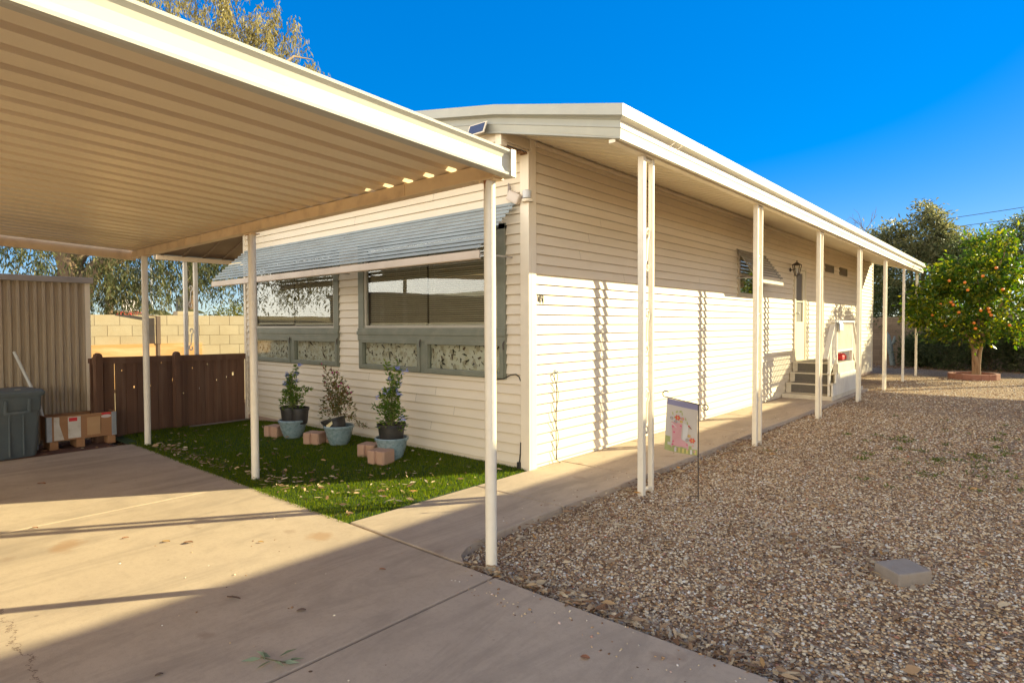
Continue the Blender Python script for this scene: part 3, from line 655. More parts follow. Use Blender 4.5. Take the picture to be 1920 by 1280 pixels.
# slatted awnings
def slat_awning(name, label, axis, a0, a1, wall, sgn, zt, zb, out, n, zv0, zv1, mats):
    """axis x: along x in front of plane y=wall; sgn outward"""
    t = thing(name, label, 'awning', (0, 0, 0))
    def P(a, o, z): return (a, wall + sgn * o, z) if axis == 'x' else (wall + sgn * o, a, z)
    for i in range(n):
        mb = MB(); o = .03 + (out - .03) * i / (n - 1); z = zt - (zt - zb) * i / n; dz = (zt - zb) / n; do = (out - .03) / (n - 1)
        pr = [(o - do * .98, z + .002), (o, z), (o + .005, z - dz * .60), (o + .002, z - dz * .64), (o - .004, z - .004), (o - do * .98, z - .002)]
        mb.prism(pr, lambda p: P(a0, p[0], p[1]), lambda p: P(a1, p[0], p[1])); mb.build('slat', mats[0], t)
    mb = MB(); mb.prism([(out, zv0), (out + .012, zv0 - .004), (out + .016, zv1 + .01), (out + .004, zv1), (out - .004, zv1), (out + .004, zv0 - .01)], lambda p: P(a0 - .0, p[0], p[1]), lambda p: P(a1 + .0, p[0], p[1])); mb.build('valance', mats[1], t)
    for a in (a0 + .03, a1 - .03) if axis == 'y' else (a0 + .35, (a0 + a1) / 2, a1 - .08):
        mb = MB(); mb.beam(P(a, .02, zt - .02), P(a, out - .02, zb + .01), .02, .012); mb.beam(P(a, .0, zb - .02), P(a, out - .01, zb - .03), .015, .015); mb.build('arm', alum, t)
    return t
slat_awning('window_awning', 'long grey slatted aluminium awning over both front windows', 'x', -6.03, -.13, -.018, -1, 2.69, 2.165, .545, 11, 2.163, 2.075, (slatm, pm('valance_tan', (.60, .47, .34), (.53, .41, .29), rough=.5, bst=.05, dirt=(.35, .26, .18), dirt_scale=3, dirt_amt=.3)))
slat_awning('window_awning', 'small dark slatted awning over the side window beside the door', 'y', 5.44, 6.84, .018, 1, 2.71, 2.25, .32, 9, 2.252, 2.145, (pm('old_slat', (.27, .23, .165), (.22, .18, .13), rough=.5, island=.1), pm('side_valance', (.72, .60, .42), rough=.5)))

# ------------------------------------------------------------------ porch posts
def scroll(mb, y0, z0, s=1):
    """S-scroll between two tubes: lies in the y-z plane"""
    w = .062; pts = []
    for k in range(15):
        a = R(200 + 330 * k / 14); r = .010 + .038 * k / 14
        pts.append((0, y0 - .0 + r * math.cos(-a + R(90)) * .9, z0 + .15 + r * math.sin(-a + R(90)) * 1.25))
    up = pts
    dn = [(0, 2 * y0 - p[1], 2 * z0 - p[2]) for p in reversed(pts)]
    al = up + dn
    mb.tube([(p[0], p[1], p[2]) for p in al], .0095, 7)
def porch_post(y, label, ztop, x=1.215, second=True, sp=.17):
    t = thing('porch_post', label, 'porch post', (x, y, -.055), 0, 'white porch posts along the walkway')
    h = ztop + .055
    def tubep(yy, wx, wy):
        mb = MB(); mb.bbox((-wx / 2, yy - wy / 2, -.02), (wx / 2, yy + wy / 2, h), .004); mb.bbox((-wx / 2 + .012, yy - wy / 2 - .003, .33), (wx / 2 - .012, yy - wy / 2 + .004, h - .2), .001)
        mb.build('tube', whitep, t)
    w = .05
    tubep(0, .056, .050)
    if second:
        tubep(sp, .046, .032)
        for zz in (.035, h - .03):
            mb = MB(); mb.box((-.02, w / 2, zz), (.02, sp - w / 2, zz + .015)); mb.build('bracket', whitep, t)
        for zc in (.68, 1.40, 2.12):
            mb = MB(); scroll(mb, sp / 2 + .008, zc + .05); mb.build('scroll', wroughtw, t, smooth=50)
    return t
for y, lab, sec in ((.08, 'white double-tube porch post nearest the corner, just left of the garden flag', True), (2.92, 'white double-tube porch post second from the front, overlapping the side window', True), (5.74, 'white porch post third from the front, standing before the steps', True), (8.6, 'white porch post fourth from the front, against the stair railing', True), (11.25, 'white porch post just past the stairs, bare gravel around it', True), (13.85, 'slender white porch post second from the far end', False), (16.1, 'last white porch post at the far roof corner beside the orange tree', False)):
    porch_post(y, lab, 2.918, 1.215, sec, .17 if y < 12 else .1)
for y, lab in ((-.47, 'shaded grey double-tube post of the left porch behind the dark fence'),):
    t = thing('porch_post', lab, 'porch post', (-7.36, y, -.12), 0)
    for yy in (0, .17):
        mb = MB(); mb.bbox((-.03, yy - .03, 0), (.03, yy + .03, 2.70), .005); mb.build('tube', whitep, t)
    for zc in (1.35, 2.1):
        mb = MB(); scroll(mb, .085, zc); mb.build('scroll', wroughtw, t, smooth=50)

# ------------------------------------------------------------------ carport
cp = thing('carport_roof', 'low carport roof of ribbed tan metal with a bright white edge fascia', 'carport', (0, 0, 0))
def cz(y): return 2.425 + .045 * (-1.96 - y)
mb = MB(); prof = []; x = -4.93; per = .215
while x < 1.38:
    prof += [(x, 0), (x + .128, 0), (x + .150, .072), (x + .186, .074), (x + .206, 0)]; x += per
prof = [p for p in prof if p[0] <= 1.42] + [(1.43, 0)]
ys = [-1.957, -3.4, -5, -7, -9.2]
vs = [(px, y, cz(y) + h) for y in ys for (px, h) in prof]; n = len(prof)
mb.add(vs, [(j * n + i, j * n + i + 1, (j + 1) * n + i + 1, (j + 1) * n + i) for j in range(len(ys) - 1) for i in range(n - 1)])
pan = mb.build('roof_panel', panm, cp)
mb = MB(); mb.bbox((-4.95, -2.015, 2.333), (1.42, -1.965, 2.419), .004); mb.bbox((-4.95, -2.03, 2.328), (1.42, -1.95, 2.336), .002)
for xx in (-3.2, .55): mb.bbox((xx, -2.02, 2.33), (xx + .01, -1.96, 2.424), .002)
mb.build('beam', beamm, cp)
mb = MB(); mb.bbox((-4.95, -8.2, cz(-8.2) - .1), (1.43, -8.14, cz(-8.2) - .004), .004); mb.build('beam', beamm, cp)
mb = MB(); fp = [(1.425, -.098), (1.478, -.104), (1.497, -.100), (1.499, -.086), (1.484, -.080), (1.474, -.05), (1.474, -.005), (1.482, .018), (1.50, .034), (1.502, .047), (1.425, .047)]
mb.prism(fp, lambda p: (p[0], -1.965, cz(-1.965) + p[1]), lambda p: (p[0], -9.2, cz(-9.2) + p[1])); fas = mb.build('fascia', pm('white_fascia', (.60, .565, .47), (.55, .515, .42), rough=.35, scale=1.5, bsc=12, bst=.05, dirt=(.62, .53, .38), dirt_scale=2.0, dirt_amt=.4, stretch=(1, .4, 2)), cp)
mb = MB(); mb.prism([(1.424, -.104), (1.504, -.108), (1.506, .052), (1.424, .052)], lambda p: (p[0], -1.962, cz(-1.965) + p[1]), lambda p: (p[0], -1.950, cz(-1.965) + p[1])); mb.bbox((1.503, -1.992, cz(-1.965) - .106), (1.508, -1.950, cz(-1.965) + .052), .002); mb.tube([(1.506, -1.972, cz(-1.965) - .02), (1.512, -1.972, cz(-1.965) - .02)], .006, 8); mb.build('end_cap', whitep, fas)
mb = MB(); mb.prism([(-4.96, -.115), (-5.02, -.115), (-5.03, .05), (-4.96, .05)], lambda p: (p[0], -1.96, cz(-1.96) + p[1]), lambda p: (p[0], -9.2, cz(-9.2) + p[1])); mb.build('left_gutter', beamm, cp)
def carport_post(x, y, label, z0=0, r=.0355):
    t = thing('carport_post', label, 'carport post', (x, y, z0), 0, 'round white carport posts')
    mb = MB(); mb.lathe([(r, -.05), (r, 2.318 - z0)], 28); mb.build('pole', whitep, t, smooth=40)
    mb = MB(); mb.bbox((-.075, -.045, 2.318 - z0), (.075, .045, 2.328 - z0), .002); mb.box((-.05, -.04, 2.306 - z0), (-.042, -.034, 2.33 - z0)); mb.box((.05, -.04, 2.306 - z0), (.058, -.034, 2.33 - z0)); mb.build('top_plate', beamm, t)
    mb = MB()   # rust run just under the plate
    for (a0, a1, d) in ((-2.15, -1.35, .028), (-1.95, -1.5, .055), (-1.85, -1.65, .085)):
        n = 8; rr = r + .0008 + d * .004
        vs = [(rr * math.cos(a0 + (a1 - a0) * k / n), rr * math.sin(a0 + (a1 - a0) * k / n), 2.318 - z0) for k in range(n + 1)] + [(rr * math.cos(a0 + (a1 - a0) * k / n), rr * math.sin(a0 + (a1 - a0) * k / n), 2.318 - z0 - d * math.sin(math.pi * (k + .5) / (n + 1)) * random.uniform(.7, 1.1)) for k in range(n + 1)]
        mb.add(vs, [(k, k + 1, n + 2 + k, n + 1 + k) for k in range(n)])
    mb.build('rust_stain', rust, t)
carport_post(1.33, -1.99, 'tall round white carport post in front, at the edge of the gravel', -.05)
carport_post(-1.80, -1.95, 'round white carport post in the middle, on the lawn edge with rusty top', 0)
carport_post(-4.47, -2.02, 'round white carport post farthest left, near the wooden crate', -.03)

# ------------------------------------------------------------------ small fixtures on the house
t = thing('solar_light', 'small solar light with dark panel under the front roof edge', 'solar light', (-.2, -.43, 3.31))
M_ = Matrix.Rotation(R(-35), 4, 'X')
mb = MB(); mb.bbox((-.115, -.062, -.008), (.115, .062, .004), .003, Matrix.Translation((0, -.10, .0)) @ Matrix.Rotation(R(68), 4, 'X')); mb.build('panel_frame', trimw, t)
mb = MB(); mb.box((-.1, -.05, .0045), (.1, .05, .006), Matrix.Translation((0, -.10, .0)) @ Matrix.Rotation(R(68), 4, 'X')); mb.box((-.1, -.05, -.0105), (.1, .05, -.009), Matrix.Translation((0, -.10, .0)) @ Matrix.Rotation(R(68), 4, 'X')); mb.build('solar_cell', solarm, t)
mb = MB(); mb.bbox((-.03, -.045, -.02), (.03, .012, .03), .006); mb.lathe([(0.0, .0), (.018, .0), (.02, .02), (0, .04)], 12, (.07, -.02, .055)); mb.build('lamp_body', clearp, t)
t = thing('security_light', 'twin head security light fixed to the front corner trim', 'security light', (.01, -.03, 2.69))
mb = MB(); mb.lathe([(0, -.02), (.055, -.02), (.06, -.008), (.06, .006), (.035, .012), (0, .012)], 20); mb.bbox((-.05, .0, -.02), (.05, .03, .012), .004); mb.build('base', trimw, t, smooth=40)
mb = MB(); mb.lathe([(.0, .0), (.042, .0), (.046, .07), (.03, .078), (0, .078)], 16, (.0, -.01, .018)); mb.build('sensor', clearp, t, smooth=40)
mb = MB(); Mh = Matrix.Translation((-.14, -.03, .04)) @ Matrix.Rotation(R(28), 4, 'Y')
mb.bbox((-.085, -.035, -.055), (.075, .03, .05), .018, Mh); mb.build('lamp_head', pm('lamp_plastic', (.66, .54, .42), rough=.5, bst=0), t)
mb = MB(); mb.tube([(-.06, -.01, .03), (-.02, -.01, .02)], .016, 8); mb.tube([(-.2, -.02, .03), (-.23, -.015, .10), (-.225, -.01, .17)], .013, 6); mb.tube([(-.235, -.02, .09), (-.24, -.01, .2)], .008, 6); mb.build('bracket', pm('bracket_grey', (.3, .24, .2), rough=.5), t)
t = thing('house_number', 'dark metal house number 41 on the sunlit side wall', 'house number', (.016, .16, 1.672)); t.scale = (.8, .72, .68)
mb = MB(); mb.beam((.006, -.055, .035), (.006, .012, .035), .012, .014, (0, 0, 1)); mb.beam((.006, -.052, .035), (.006, -.012, .13), .012, .014, (0, 1, 0)); mb.beam((.006, -.012, .0), (.006, -.012, .135), .012, .014, (0, 1, 0)); mb.build('digit', ironm, t)
mb = MB(); mb.beam((.006, .055, .0), (.006, .055, .14), .012, .016, (0, 1, 0)); mb.beam((.006, .05, .135), (.006, .03, .11), .012, .012, (0, 1, 0)); mb.build('digit', ironm, t)
# cord on the side wall
t = thing('hanging_cord', 'thin dark cord looped over a hook and hanging down the sunny side wall', 'cord', (.02, .40, .0))
mb = MB(); pts_ = [(.012, 0, .955), (.014, -.03, .93), (.014, -.035, .90), (.014, -.005, .84)]
pts2 = [(.014, .005 + .006 * math.sin(z * 9), .84 - z) for z in np.linspace(0, .80, 22)] + [(.02, .02, .02), (.04, .04, .004)]
mb.tube(pts_ + pts2, .0045, 6); mb.tube([(.012, 0, .955), (.014, .03, .925), (.014, .025, .89), (.014, .006, .84)], .004, 6)
mb.tube([(.03, -.012 + .03 * math.sin(z * 14) * (1 if z < .7 else .4), .83 - z) for z in np.linspace(0, .8, 30)], .0035, 5)
mb.build('cord', pm('brown_cord', (.10, .065, .04), rough=.7, bst=0), t)
mb = MB(); mb.tube([(0, 0, .955), (.03, 0, .955), (.035, 0, .97)], .007, 8); mb.lathe([(0, 0), (.02, 0), (.02, .008), (0, .008)], 12, (0, 0, 0), Matrix.Translation((.0, 0, .965)) @ Matrix.Rotation(R(90), 4, 'Y')); mb.build('hook', steel, t)
mb = MB(); mb.tube([(-.75, -.03, .93), (-.6, -.035, .905), (-.44, -.03, .885), (-.32, -.03, .90), (-.22, -.03, .945), (-.15, -.032, .955), (-.11, -.03, .93), (-.088, -.03, .89)], .0055, 6)
tag(mb.build('loose_cable', blackm), 'black cable arching below the right front window to the corner', 'cable')
mb = MB(); mb.tube([(-.085, -.035, .27), (-.09, -.036, .16), (-.10, -.04, .06), (-.105, -.05, .0)], .007, 6); mb.bbox((-.12, -.06, -.01), (-.085, -.03, .07), .006)
tag(mb.build('ground_cable', blackm), 'short black cable dropping to the turf at the house corner', 'cable')
t = thing('wall_lantern', 'black carriage lantern on the wall left of the door', 'wall lamp', (.02, 8.36, 2.56)); t.scale = (.78, .78, .78)
mb = MB(); mb.lathe([(0, 0), (.05, 0), (.055, .015), (.03, .03), (0, .03)], 14, (0, 0, 0), Matrix.Rotation(R(90), 4, 'Y')); mb.tube([(.02, 0, 0), (.09, 0, .0), (.14, 0, .03)], .012, 8); mb.build('bracket', ironm, t)
mb = MB()
top = [(.08, -.09), (.26, -.09), (.26, .09), (.08, .09)]; bot = [(.13, -.045), (.21, -.045), (.21, .045), (.13, .045)]
for (a, b_) in zip(top, bot): mb.beam((a[0], a[1], .12), (b_[0], b_[1], -.16), .014, .014)
for P_, z in ((top, .12), (bot, -.16)):
    for a, b_ in zip(P_, P_[1:] + P_[:1]): mb.beam((a[0], a[1], z), (b_[0], b_[1], z), .014, .018)
mb.add([(p[0], p[1], .128) for p in top] + [(.17, 0, .2)], [(0, 1, 4), (1, 2, 4), (2, 3, 4), (3, 0, 4)]); mb.tube([(.17, 0, .19), (.17, 0, .23)], .012, 8); mb.tube([(.17, 0, -.16), (.17, 0, -.23)], .01, 6); mb.build('cage', ironm, t)
mb = MB(); mb.lathe([(0, -.1), (.025, -.1), (.03, .02), (0, .05)], 10, (.17, 0, 0)); mb.build('bulb', clearp, t, smooth=60)
mb = MB(); mb.tube([(.04, 10.77, .66), (.04, 10.77, 2.47)], .035, 12); mb.tube([(.04, 10.77, 2.47), (.04, 10.77, 2.50)], .045, 12)
tag(mb.build('wall_pipe', trimw, smooth=40), 'cream vertical pipe strapped to the wall right of the door', 'pipe')

# ------------------------------------------------------------------ entry steps
XS0, XS1 = .03, .93
st = thing('entry_steps', 'cream wooden entry steps with grey carpet treads and slatted railing', 'steps', (0, 0, 0))
mb = MB(); mb.bbox((XS0, 7.86, 0.0), (XS1 + .01, 10.55, .082), .006); mb.build('base', stepm, st)
nose = [(8.12, .283), (8.36, .478), (8.54, .682)]
for i, (y, z) in enumerate(nose):
    zb = .082 if i == 0 else nose[i - 1][1]; ye = nose[i + 1][0] + .05 if i < 2 else 9.8
    mb = MB(); mb.bbox((XS0, y - .015, z - .028), (XS1 - .08, ye, z), .004); mb.bbox((XS0, y + .01, zb), (XS1 - .08, y + .035, z - .028), .003); s_ = mb.build('step', stepm, st)
    mb = MB(); mb.box((XS0 + .1, y + .004, zb + .012), (XS1 - .09, y + .0095, z - .03)); mb.bbox((XS0 + .1, y - .012, z + .001), (XS1 - .09, (ye if i == 2 else nose[i + 1][0] + .008), z + .008), .003); mb.build('carpet', carpet, s_)
mb = MB()   # far flight
for i, (y, z) in enumerate(((9.8, .478), (10.05, .283))): mb.bbox((XS0, y, 0.082), (XS1 - .08, y + .26, z), .004)
mb.build('far_flight', stepm, st)
mb = MB(); prof = [(7.92, .083), (8.13, .083), (8.13, .3)]
sp_ = [(7.9, .083), (7.9, .295), (8.14, .295), (8.14, .485), (9.86, .485), (9.86, .29), (10.1, .29), (10.1, .083)]
yy = 7.9
def topz(y):
    return .295 if y < 8.14 or y > 9.86 else .485
while yy < 10.1:
    mb.bbox((XS1 - .02, yy + .002, .083 if yy > 7.0 else 0), (XS1 + .012, yy + .078, topz(yy + .04)), .004); yy += .08
mb.build('side_panel', railm, st)
mb = MB(); mb.bbox((XS1 - .1, 8.36, .487), (XS1 - .02, 9.8, .68), .004)
for k in range(18): mb.bbox((XS1 - .022, 8.37 + k * .08, .487), (XS1 - .012, 8.442 + k * .08, .675), .003)
mb.bbox((XS1 - .075, 7.89, .296), (XS1 + .014, 8.13, .318), .004); mb.bbox((XS1 - .075, 8.13, .486), (XS1 + .014, 8.37, .508), .004); mb.build('upper_panel', stepm, st)
mb = MB(); mb.bbox((XS1 - .085, 7.90, .083), (XS1 - .045, 7.945, .86), .004); mb.bbox((XS1 - .09, 8.42, .50), (XS1 - .04, 8.47, 1.5), .004); mb.bbox((XS1 - .09, 9.7, .50), (XS1 - .04, 9.75, 1.5), .004); mb.bbox((XS1 - .085, 10.1, .083), (XS1 - .045, 10.15, .86), .004)
mb.bbox((XS1 - .1, 8.1, 1.48), (XS1 - .01, 9.78, 1.52), .005); mb.beam((XS1 - .06, 7.62, .80), (XS1 - .06, 8.2, 1.5), .085, .035); mb.beam((XS1 - .06, 9.74, 1.5), (XS1 - .06, 10.3, .8), .085, .035); mb.beam((XS1 - .06, 7.86, .5), (XS1 - .06, 8.44, .92), .05, .03); mb.beam((XS1 - .06, 9.74, .92), (XS1 - .06, 10.2, .45), .05, .03); mb.bbox((XS1 - .085, 8.44, .9), (XS1 - .035, 9.74, .94), .004)
mb.build('railing', railm, st)
for k in range(24):
    y = 7.92 + k * .095
    zt = 1.48 if 8.15 < y < 9.76 else (.82 + (y - 7.62) * 1.2 if y <= 8.15 else 1.48 - (y - 9.76) * 1.2)
    zb = .93 if 8.42 < y < 9.76 else (.5 + (y - 7.86) * .72 - .03 if y <= 8.42 else .9 - (y - 9.76))
    mb = MB(); mb.bbox((XS1 - .07, y, zb), (XS1 - .05, y + .036, zt - .01), .003); mb.build('baluster', railm, st)
mb = MB(); Pn = []
for i in range(9):
    for j in range(7):
        v = (j / 6 - .5); Pn.append((XS1 - .055 + (.062 if j > 3 else -.06) * (1 if j != 3 else 0) + .004 * math.sin(i * 1.4), 8.34 + i * .045, 1.527 - abs(v) * (.40 if j > 3 else .25) - (.01 * math.sin(i) if j in (0, 6) else 0)))
mb.add(Pn, [(i * 7 + j, i * 7 + j + 1, (i + 1) * 7 + j + 1, (i + 1) * 7 + j) for i in range(8) for j in range(6)])
tag(mb.build('towel', cloth, smooth=60), 'pale blue cloth draped over the top of the stair railing', 'towel')
mb = MB(); mb.bbox((.52, 9.38, .692), (.78, 9.76, .80), .03); mb.bbox((.55, 9.42, .80), (.75, 9.72, .83), .02)
tag(mb.build('storage_box', redp), 'red box sitting on the landing behind the railing', 'box')

# ------------------------------------------------------------------ garden flag
fx, fy = 1.665, .245
vdir = Vector((.754, .657, 0)); 
t = thing('flag_stand', 'thin black iron garden flag stand stuck in the gravel', 'flag stand', (fx, fy, -.03))
mb = MB(); a = Vector((.0, 0, 0)); ex = Vector((.754 * .98, .657 * .98, 0))
top_ = Vector((0, 0, .815)); lft = -ex * .30 + Vector((0, 0, .06)); 
mb.tube([(0, 0, -.1), (0, 0, .80)], .005, 6)
mb.tube([-ex * .07 + Vector((0, 0, -.05)), -ex * .07 + Vector((0, 0, .015)), Vector((0, 0, .015))], .005, 6); mb.build('pole', ironm, t)
mb = MB(); arm0 = Vector((0, 0, .80)); arm1 = -ex * .275 + Vector((0, 0, .865))
cur = [arm1 + ex * (-.028 + .028 * math.cos(R(a_))) + Vector((0, 0, .028 * math.sin(R(a_)) + .0)) for a_ in ()]
def curl(c, r, a0, a1): return [c + ex * r * math.cos(R(a)) + Vector((0, 0, r * math.sin(R(a)))) for a in np.linspace(a0, a1, 14)]
lc = curl(-ex * .285 + Vector((0, 0, .893)), .026, 30, 285); rc = curl(ex * .06 + Vector((0, 0, .775)), .024, 100, -190)
mb.tube(lc + [arm1, arm0, ex * .03 + Vector((0, 0, .80))] + rc, .0045, 6); mb.build('crossbar', ironm, t)
fl = thing('garden_flag', 'small garden flag with pink polka-dot boots and flowers under a lavender hem', 'flag', (fx, fy, -.03))
fm = [pm('flag_cloth', (.52, .44, .35), (.48, .40, .31), rough=.9, scale=5, bsc=300, bst=.2), pm('flag_lavender', (.25, .22, .30), rough=.9), pm('flag_pink', (.60, .30, .27), rough=.9), pm('flag_hotpink', (.62, .10, .17), rough=.9), pm('flag_red', (.62, .11, .06), rough=.9), pm('flag_yellow', (.60, .48, .14), rough=.9), pm('flag_green', (.38, .36, .14), (.30, .31, .10), rough=.9, scale=30), pm('flag_blue', (.22, .20, .33), rough=.9), pm('flag_white', (.62, .56, .48), rough=.9), pm('flag_orange', (.6, .3, .06), rough=.9), pm('flag_brown', (.3, .15, .09), rough=.9)]
nrm = Vector((ex.y, -ex.x, 0)).normalized()
mb = MB()
def FP(u, v, o=0):   # u 0..1 left to right, v 0 top..1 bottom
    wav = .012 * math.sin(u * 5 + v * 2) * v + .02 * v * v * (1 - u)
    sk = -.035 * v * (1 - u * .75)
    tp = Vector((0, 0, .857)).lerp(Vector((0, 0, .797)), u)
    return -ex * (.268 * (1 - u) + .004) + ex * sk * .9 + tp - Vector((0, 0, (.43 + .012 * math.sin(u * 3)) * v)) + nrm * (wav + o)
NU, NV = 12, 18
for j in range(NV):
    for i in range(NU):
        mb.m = 1 if j < 2 else (6 if j >= 16 or (j == 15 and i % 3 == 0) or (j in (13, 14) and i < 2) else 0)
        mb.quad(FP(i / NU, j / NV), FP((i + 1) / NU, j / NV), FP((i + 1) / NU, (j + 1) / NV), FP(i / NU, (j + 1) / NV))
layer = [0]
def blob(u, v, ru, rv, m, n=10, rot=0, poly=None):
    layer[0] += 1; mb.m = m; P = []
    for k in range(n):
        a = 6.283 * k / n; x_, y_ = ru * math.cos(a), rv * math.sin(a)
        P.append(FP(u + x_ * math.cos(rot) - y_ * math.sin(rot), v + x_ * math.sin(rot) * .65 + y_ * math.cos(rot), .0018 + .00012 * layer[0]))
    mb.add(P, [tuple(range(n))])
def fpoly(pts, m):
    layer[0] += 1; mb.m = m; mb.add([FP(u, v, .0018 + .00012 * layer[0]) for u, v in pts], [tuple(range(len(pts)))])
for (u, v) in ((.2, .27), (.33, .22), (.5, .24), (.62, .33), (.45, .2), (.68, .4), (.28, .33)): blob(u, v, .05, .018, 6, 8, random.uniform(0, 3))
fpoly([(.16, .43), (.52, .43), (.50, .72), (.72, .80), (.74, .88), (.24, .88), (.22, .8)], 2)
fpoly([(.17, .44), (.34, .52), (.35, .72), (.22, .80)], 8); fpoly([(.56, .42), (.72, .44), (.68, .74), (.54, .74)], 8)
for (u, v) in ((.22, .52), (.27, .62), (.42, .55), (.40, .66), (.47, .48), (.30, .72), (.44, .76), (.26, .8), (.36, .83), (.52, .84), (.6, .86), (.68, .82), (.45, .86), (.24, .86)): blob(u, v, .035, .018, 3, 8)
for (u, v, m) in ((.36, .33, 4), (.17, .36, 7), (.48, .39, 9), (.52, .33, 3), (.30, .41, 7), (.84, .72, 4), (.68, .72, 7), (.74, .64, 9)):
    for k in range(6):
        a = 6.283 * k / 6; s_ = .055 if m == 4 else .03; blob(u + s_ * math.cos(a), v + s_ * .55 * math.sin(a), s_ * .75, s_ * .4, m, 8, a)
    blob(u, v, .025, .014, 5, 8)
blob(.76, .47, .07, .014, 10, 8, .7); blob(.72, .45, .03, .018, 4, 8)
for u in (.3, .42, .54, .66, .78, .9): fpoly([(u, .9), (u + .06, .9), (u + .06, .985), (u, .985)], random.choice((5, 5, 8)))
for (u, v) in ((.86, .82), (.7, .9), (.9, .93), (.2, .9), (.36, .93)): blob(u, v, .03, .02, 2, 8)
mb.build('banner', fm, fl)
# ------------------------------------------------------------------ lone concrete block
mb = MB(); mb.bbox((-.11, -.093, -.03), (.11, .093, .082), .011)
o = mb.build('concrete_block', blockg, loc=(3.255, -.50, -.055)); o.rotation_euler = (R(2), R(-2), R(51))
tag(o, 'grey concrete block lying alone on the gravel', 'concrete block')

# ------------------------------------------------------------------ pots and plants
def planter(x, y, label, tilt=0):
    t = thing('blue_planter', label, 'planter', (x, y, lz(x, y) + .004), 0, 'blue glazed planters by the front wall')
    t.rotation_euler = (tilt, 0, 0)
    prof = [(0, 0), (.105, 0), (.118, .02), (.145, .09), (.165, .17), (.172, .205), (.185, .21), (.188, .232), (.180, .240), (.168, .236), (.160, .2), (.14, .1), (.11, .03), (0, .028)]
    mb = MB(); mb.lathe(prof, 40); mb.build('bowl', glaze, t, smooth=50); return t
def npot(t, x, y, z, r, h, tilt=(0, 0)):
    M = Matrix.Translation((x, y, z)) @ Matrix.Rotation(tilt[0], 4, 'X') @ Matrix.Rotation(tilt[1], 4, 'Y')
    pr = [(0, 0), (r * .78, 0), (r * .8, .01), (r * .93, h * .80), (r * .93, h * .82), (r, h * .83), (r * 1.02, h * .9), (r, h * .93), (r * 1.03, h * .96), (r * 1.03, h), (r * .97, h), (r * .95, h * .85)]
    mb = MB(); mb.lathe(pr, 36, M=M); p = mb.build('pot', potb, t, smooth=35)
    mb = MB(); mb.lathe([(r * .955, h * .86), (r * .5, h * .89), (0, h * .9)], 24, M=M); mb.build('soil', soil, t, smooth=60)
    return M
plumleaf = leafmat('plumbago_leaf', (.06, .12, .02), (.13, .20, .035), (.24, .27, .06), .4)
rustleaf = leafmat('gomphrena_leaf', (.08, .10, .025), (.17, .14, .04), (.22, .09, .05), .35)
stemm = pm('green_stem', (.10, .12, .04), (.16, .11, .05), rough=.8, bst=0)
bluefl = leafmat('blue_petal', (.27, .30, .58), (.36, .39, .66), (.46, .48, .74), .35)
magfl = leafmat('magenta_head', (.30, .03, .10), (.42, .05, .15), None, .1)
def plant(t, base, stems, leafm, flm, nleaf, fl, leafl=.036, mound=None):
    """stems: list of tip offsets; fl: (stem index list, kind)"""
    mb = MB(); LP, LD, FLP = [], [], []
    b = Vector(base)
    for i, tip in enumerate(stems):
        tip = Vector(tip); q = b + Vector((random.uniform(-.06, .06), random.uniform(-.05, .05), 0)); e = b + tip
        bend = Vector((random.gauss(0, .03), random.gauss(0, .03), .05)); pts = []
        for k in range(9):
            s = k / 8; pts.append(q.lerp(e, s) + bend * math.sin(math.pi * s) + Vector((0, 0, .04 * math.sin(math.pi * s))))
        mb.tube(pts, [.0035 * (1 - .65 * k / 8) for k in range(9)], 5, False)
        L_ = (e - q).length
        for _ in range(int(nleaf * .95 * L_)):
            s = random.uniform(.05, 1) ; k = min(7, int(s * 8)); p = pts[k].lerp(pts[k + 1], s * 8 - k)
            d = Vector((random.gauss(0, 1), random.gauss(0, 1), random.gauss(.35, .7))).normalized(); p = p + d * .008
            LP.append(p); LD.append(d)
        if i in fl: FLP.append(pts[-1])
    if mound:
        n, rx, ry, z0, z1 = mound
        for _ in range(n):
            a = random.uniform(0, 6.283); r = random.random() ** .5; z = random.uniform(z0, z1); f = 1 - .45 * ((z - z0) / (z1 - z0)) ** 2
            p = b + Vector((rx * r * math.cos(a) * f, ry * r * math.sin(a) * f, z)); LP.append(p); LD.append(Vector((math.cos(a), math.sin(a), random.gauss(.2, .6))))
    mb.build('stem', stemm, t)
    n = len(LP); sz = RNG.uniform(.7, 1.4, n) * leafl * 1.15
    leaves('foliage', np.array(LP), np.array(LD), sz, sz * .42, leafm, t)
    if flm is bluefl:
        P, D = [], []
        for f in FLP:
            for c in range(random.choice((7, 10, 13))):
                q = Vector(f) + Vector((random.gauss(0, .02), random.gauss(0, .02), random.gauss(0, .016)))
                for k in range(5):
                    a = 6.283 * k / 5 + random.random(); P.append(q); D.append(Vector((math.cos(a), math.sin(a), random.gauss(.2, .4))))
        leaves('blossom', np.array(P), np.array(D), .018, .014, bluefl, t, .1)
    elif flm is magfl:
        v, f = ico(); mb2 = MB()
        for q in FLP:
            s = random.uniform(.010, .016); mb2.add([Vector(q) + Vector(p) * s for p in v], [tuple(k) for k in f])
        mb2.build('blossom', magfl, t)
G_ = random.gauss; U_ = random.uniform
pl1 = (-3.50, -.62); pl2 = (-2.62, -.50); pl3 = (-1.50, -.56)
planter(*pl1, 'blue glazed planter at the left, holding two black nursery pots')
planter(*pl2, 'blue glazed planter in the middle with a tilted pot and yellow tag inside')
planter(*pl3, 'blue glazed planter at the right, half hidden by a paver block')
t = thing('potted_plant', 'bushy blue-flowered plant in a black pot, at the left of the three', 'potted plant', (pl1[0], pl1[1], lz(*pl1)), 0, 'potted flowers by the front wall')
npot(t, -.035, -.02, .20, .125, .21); npot(t, .085, .05, .19, .12, .21)
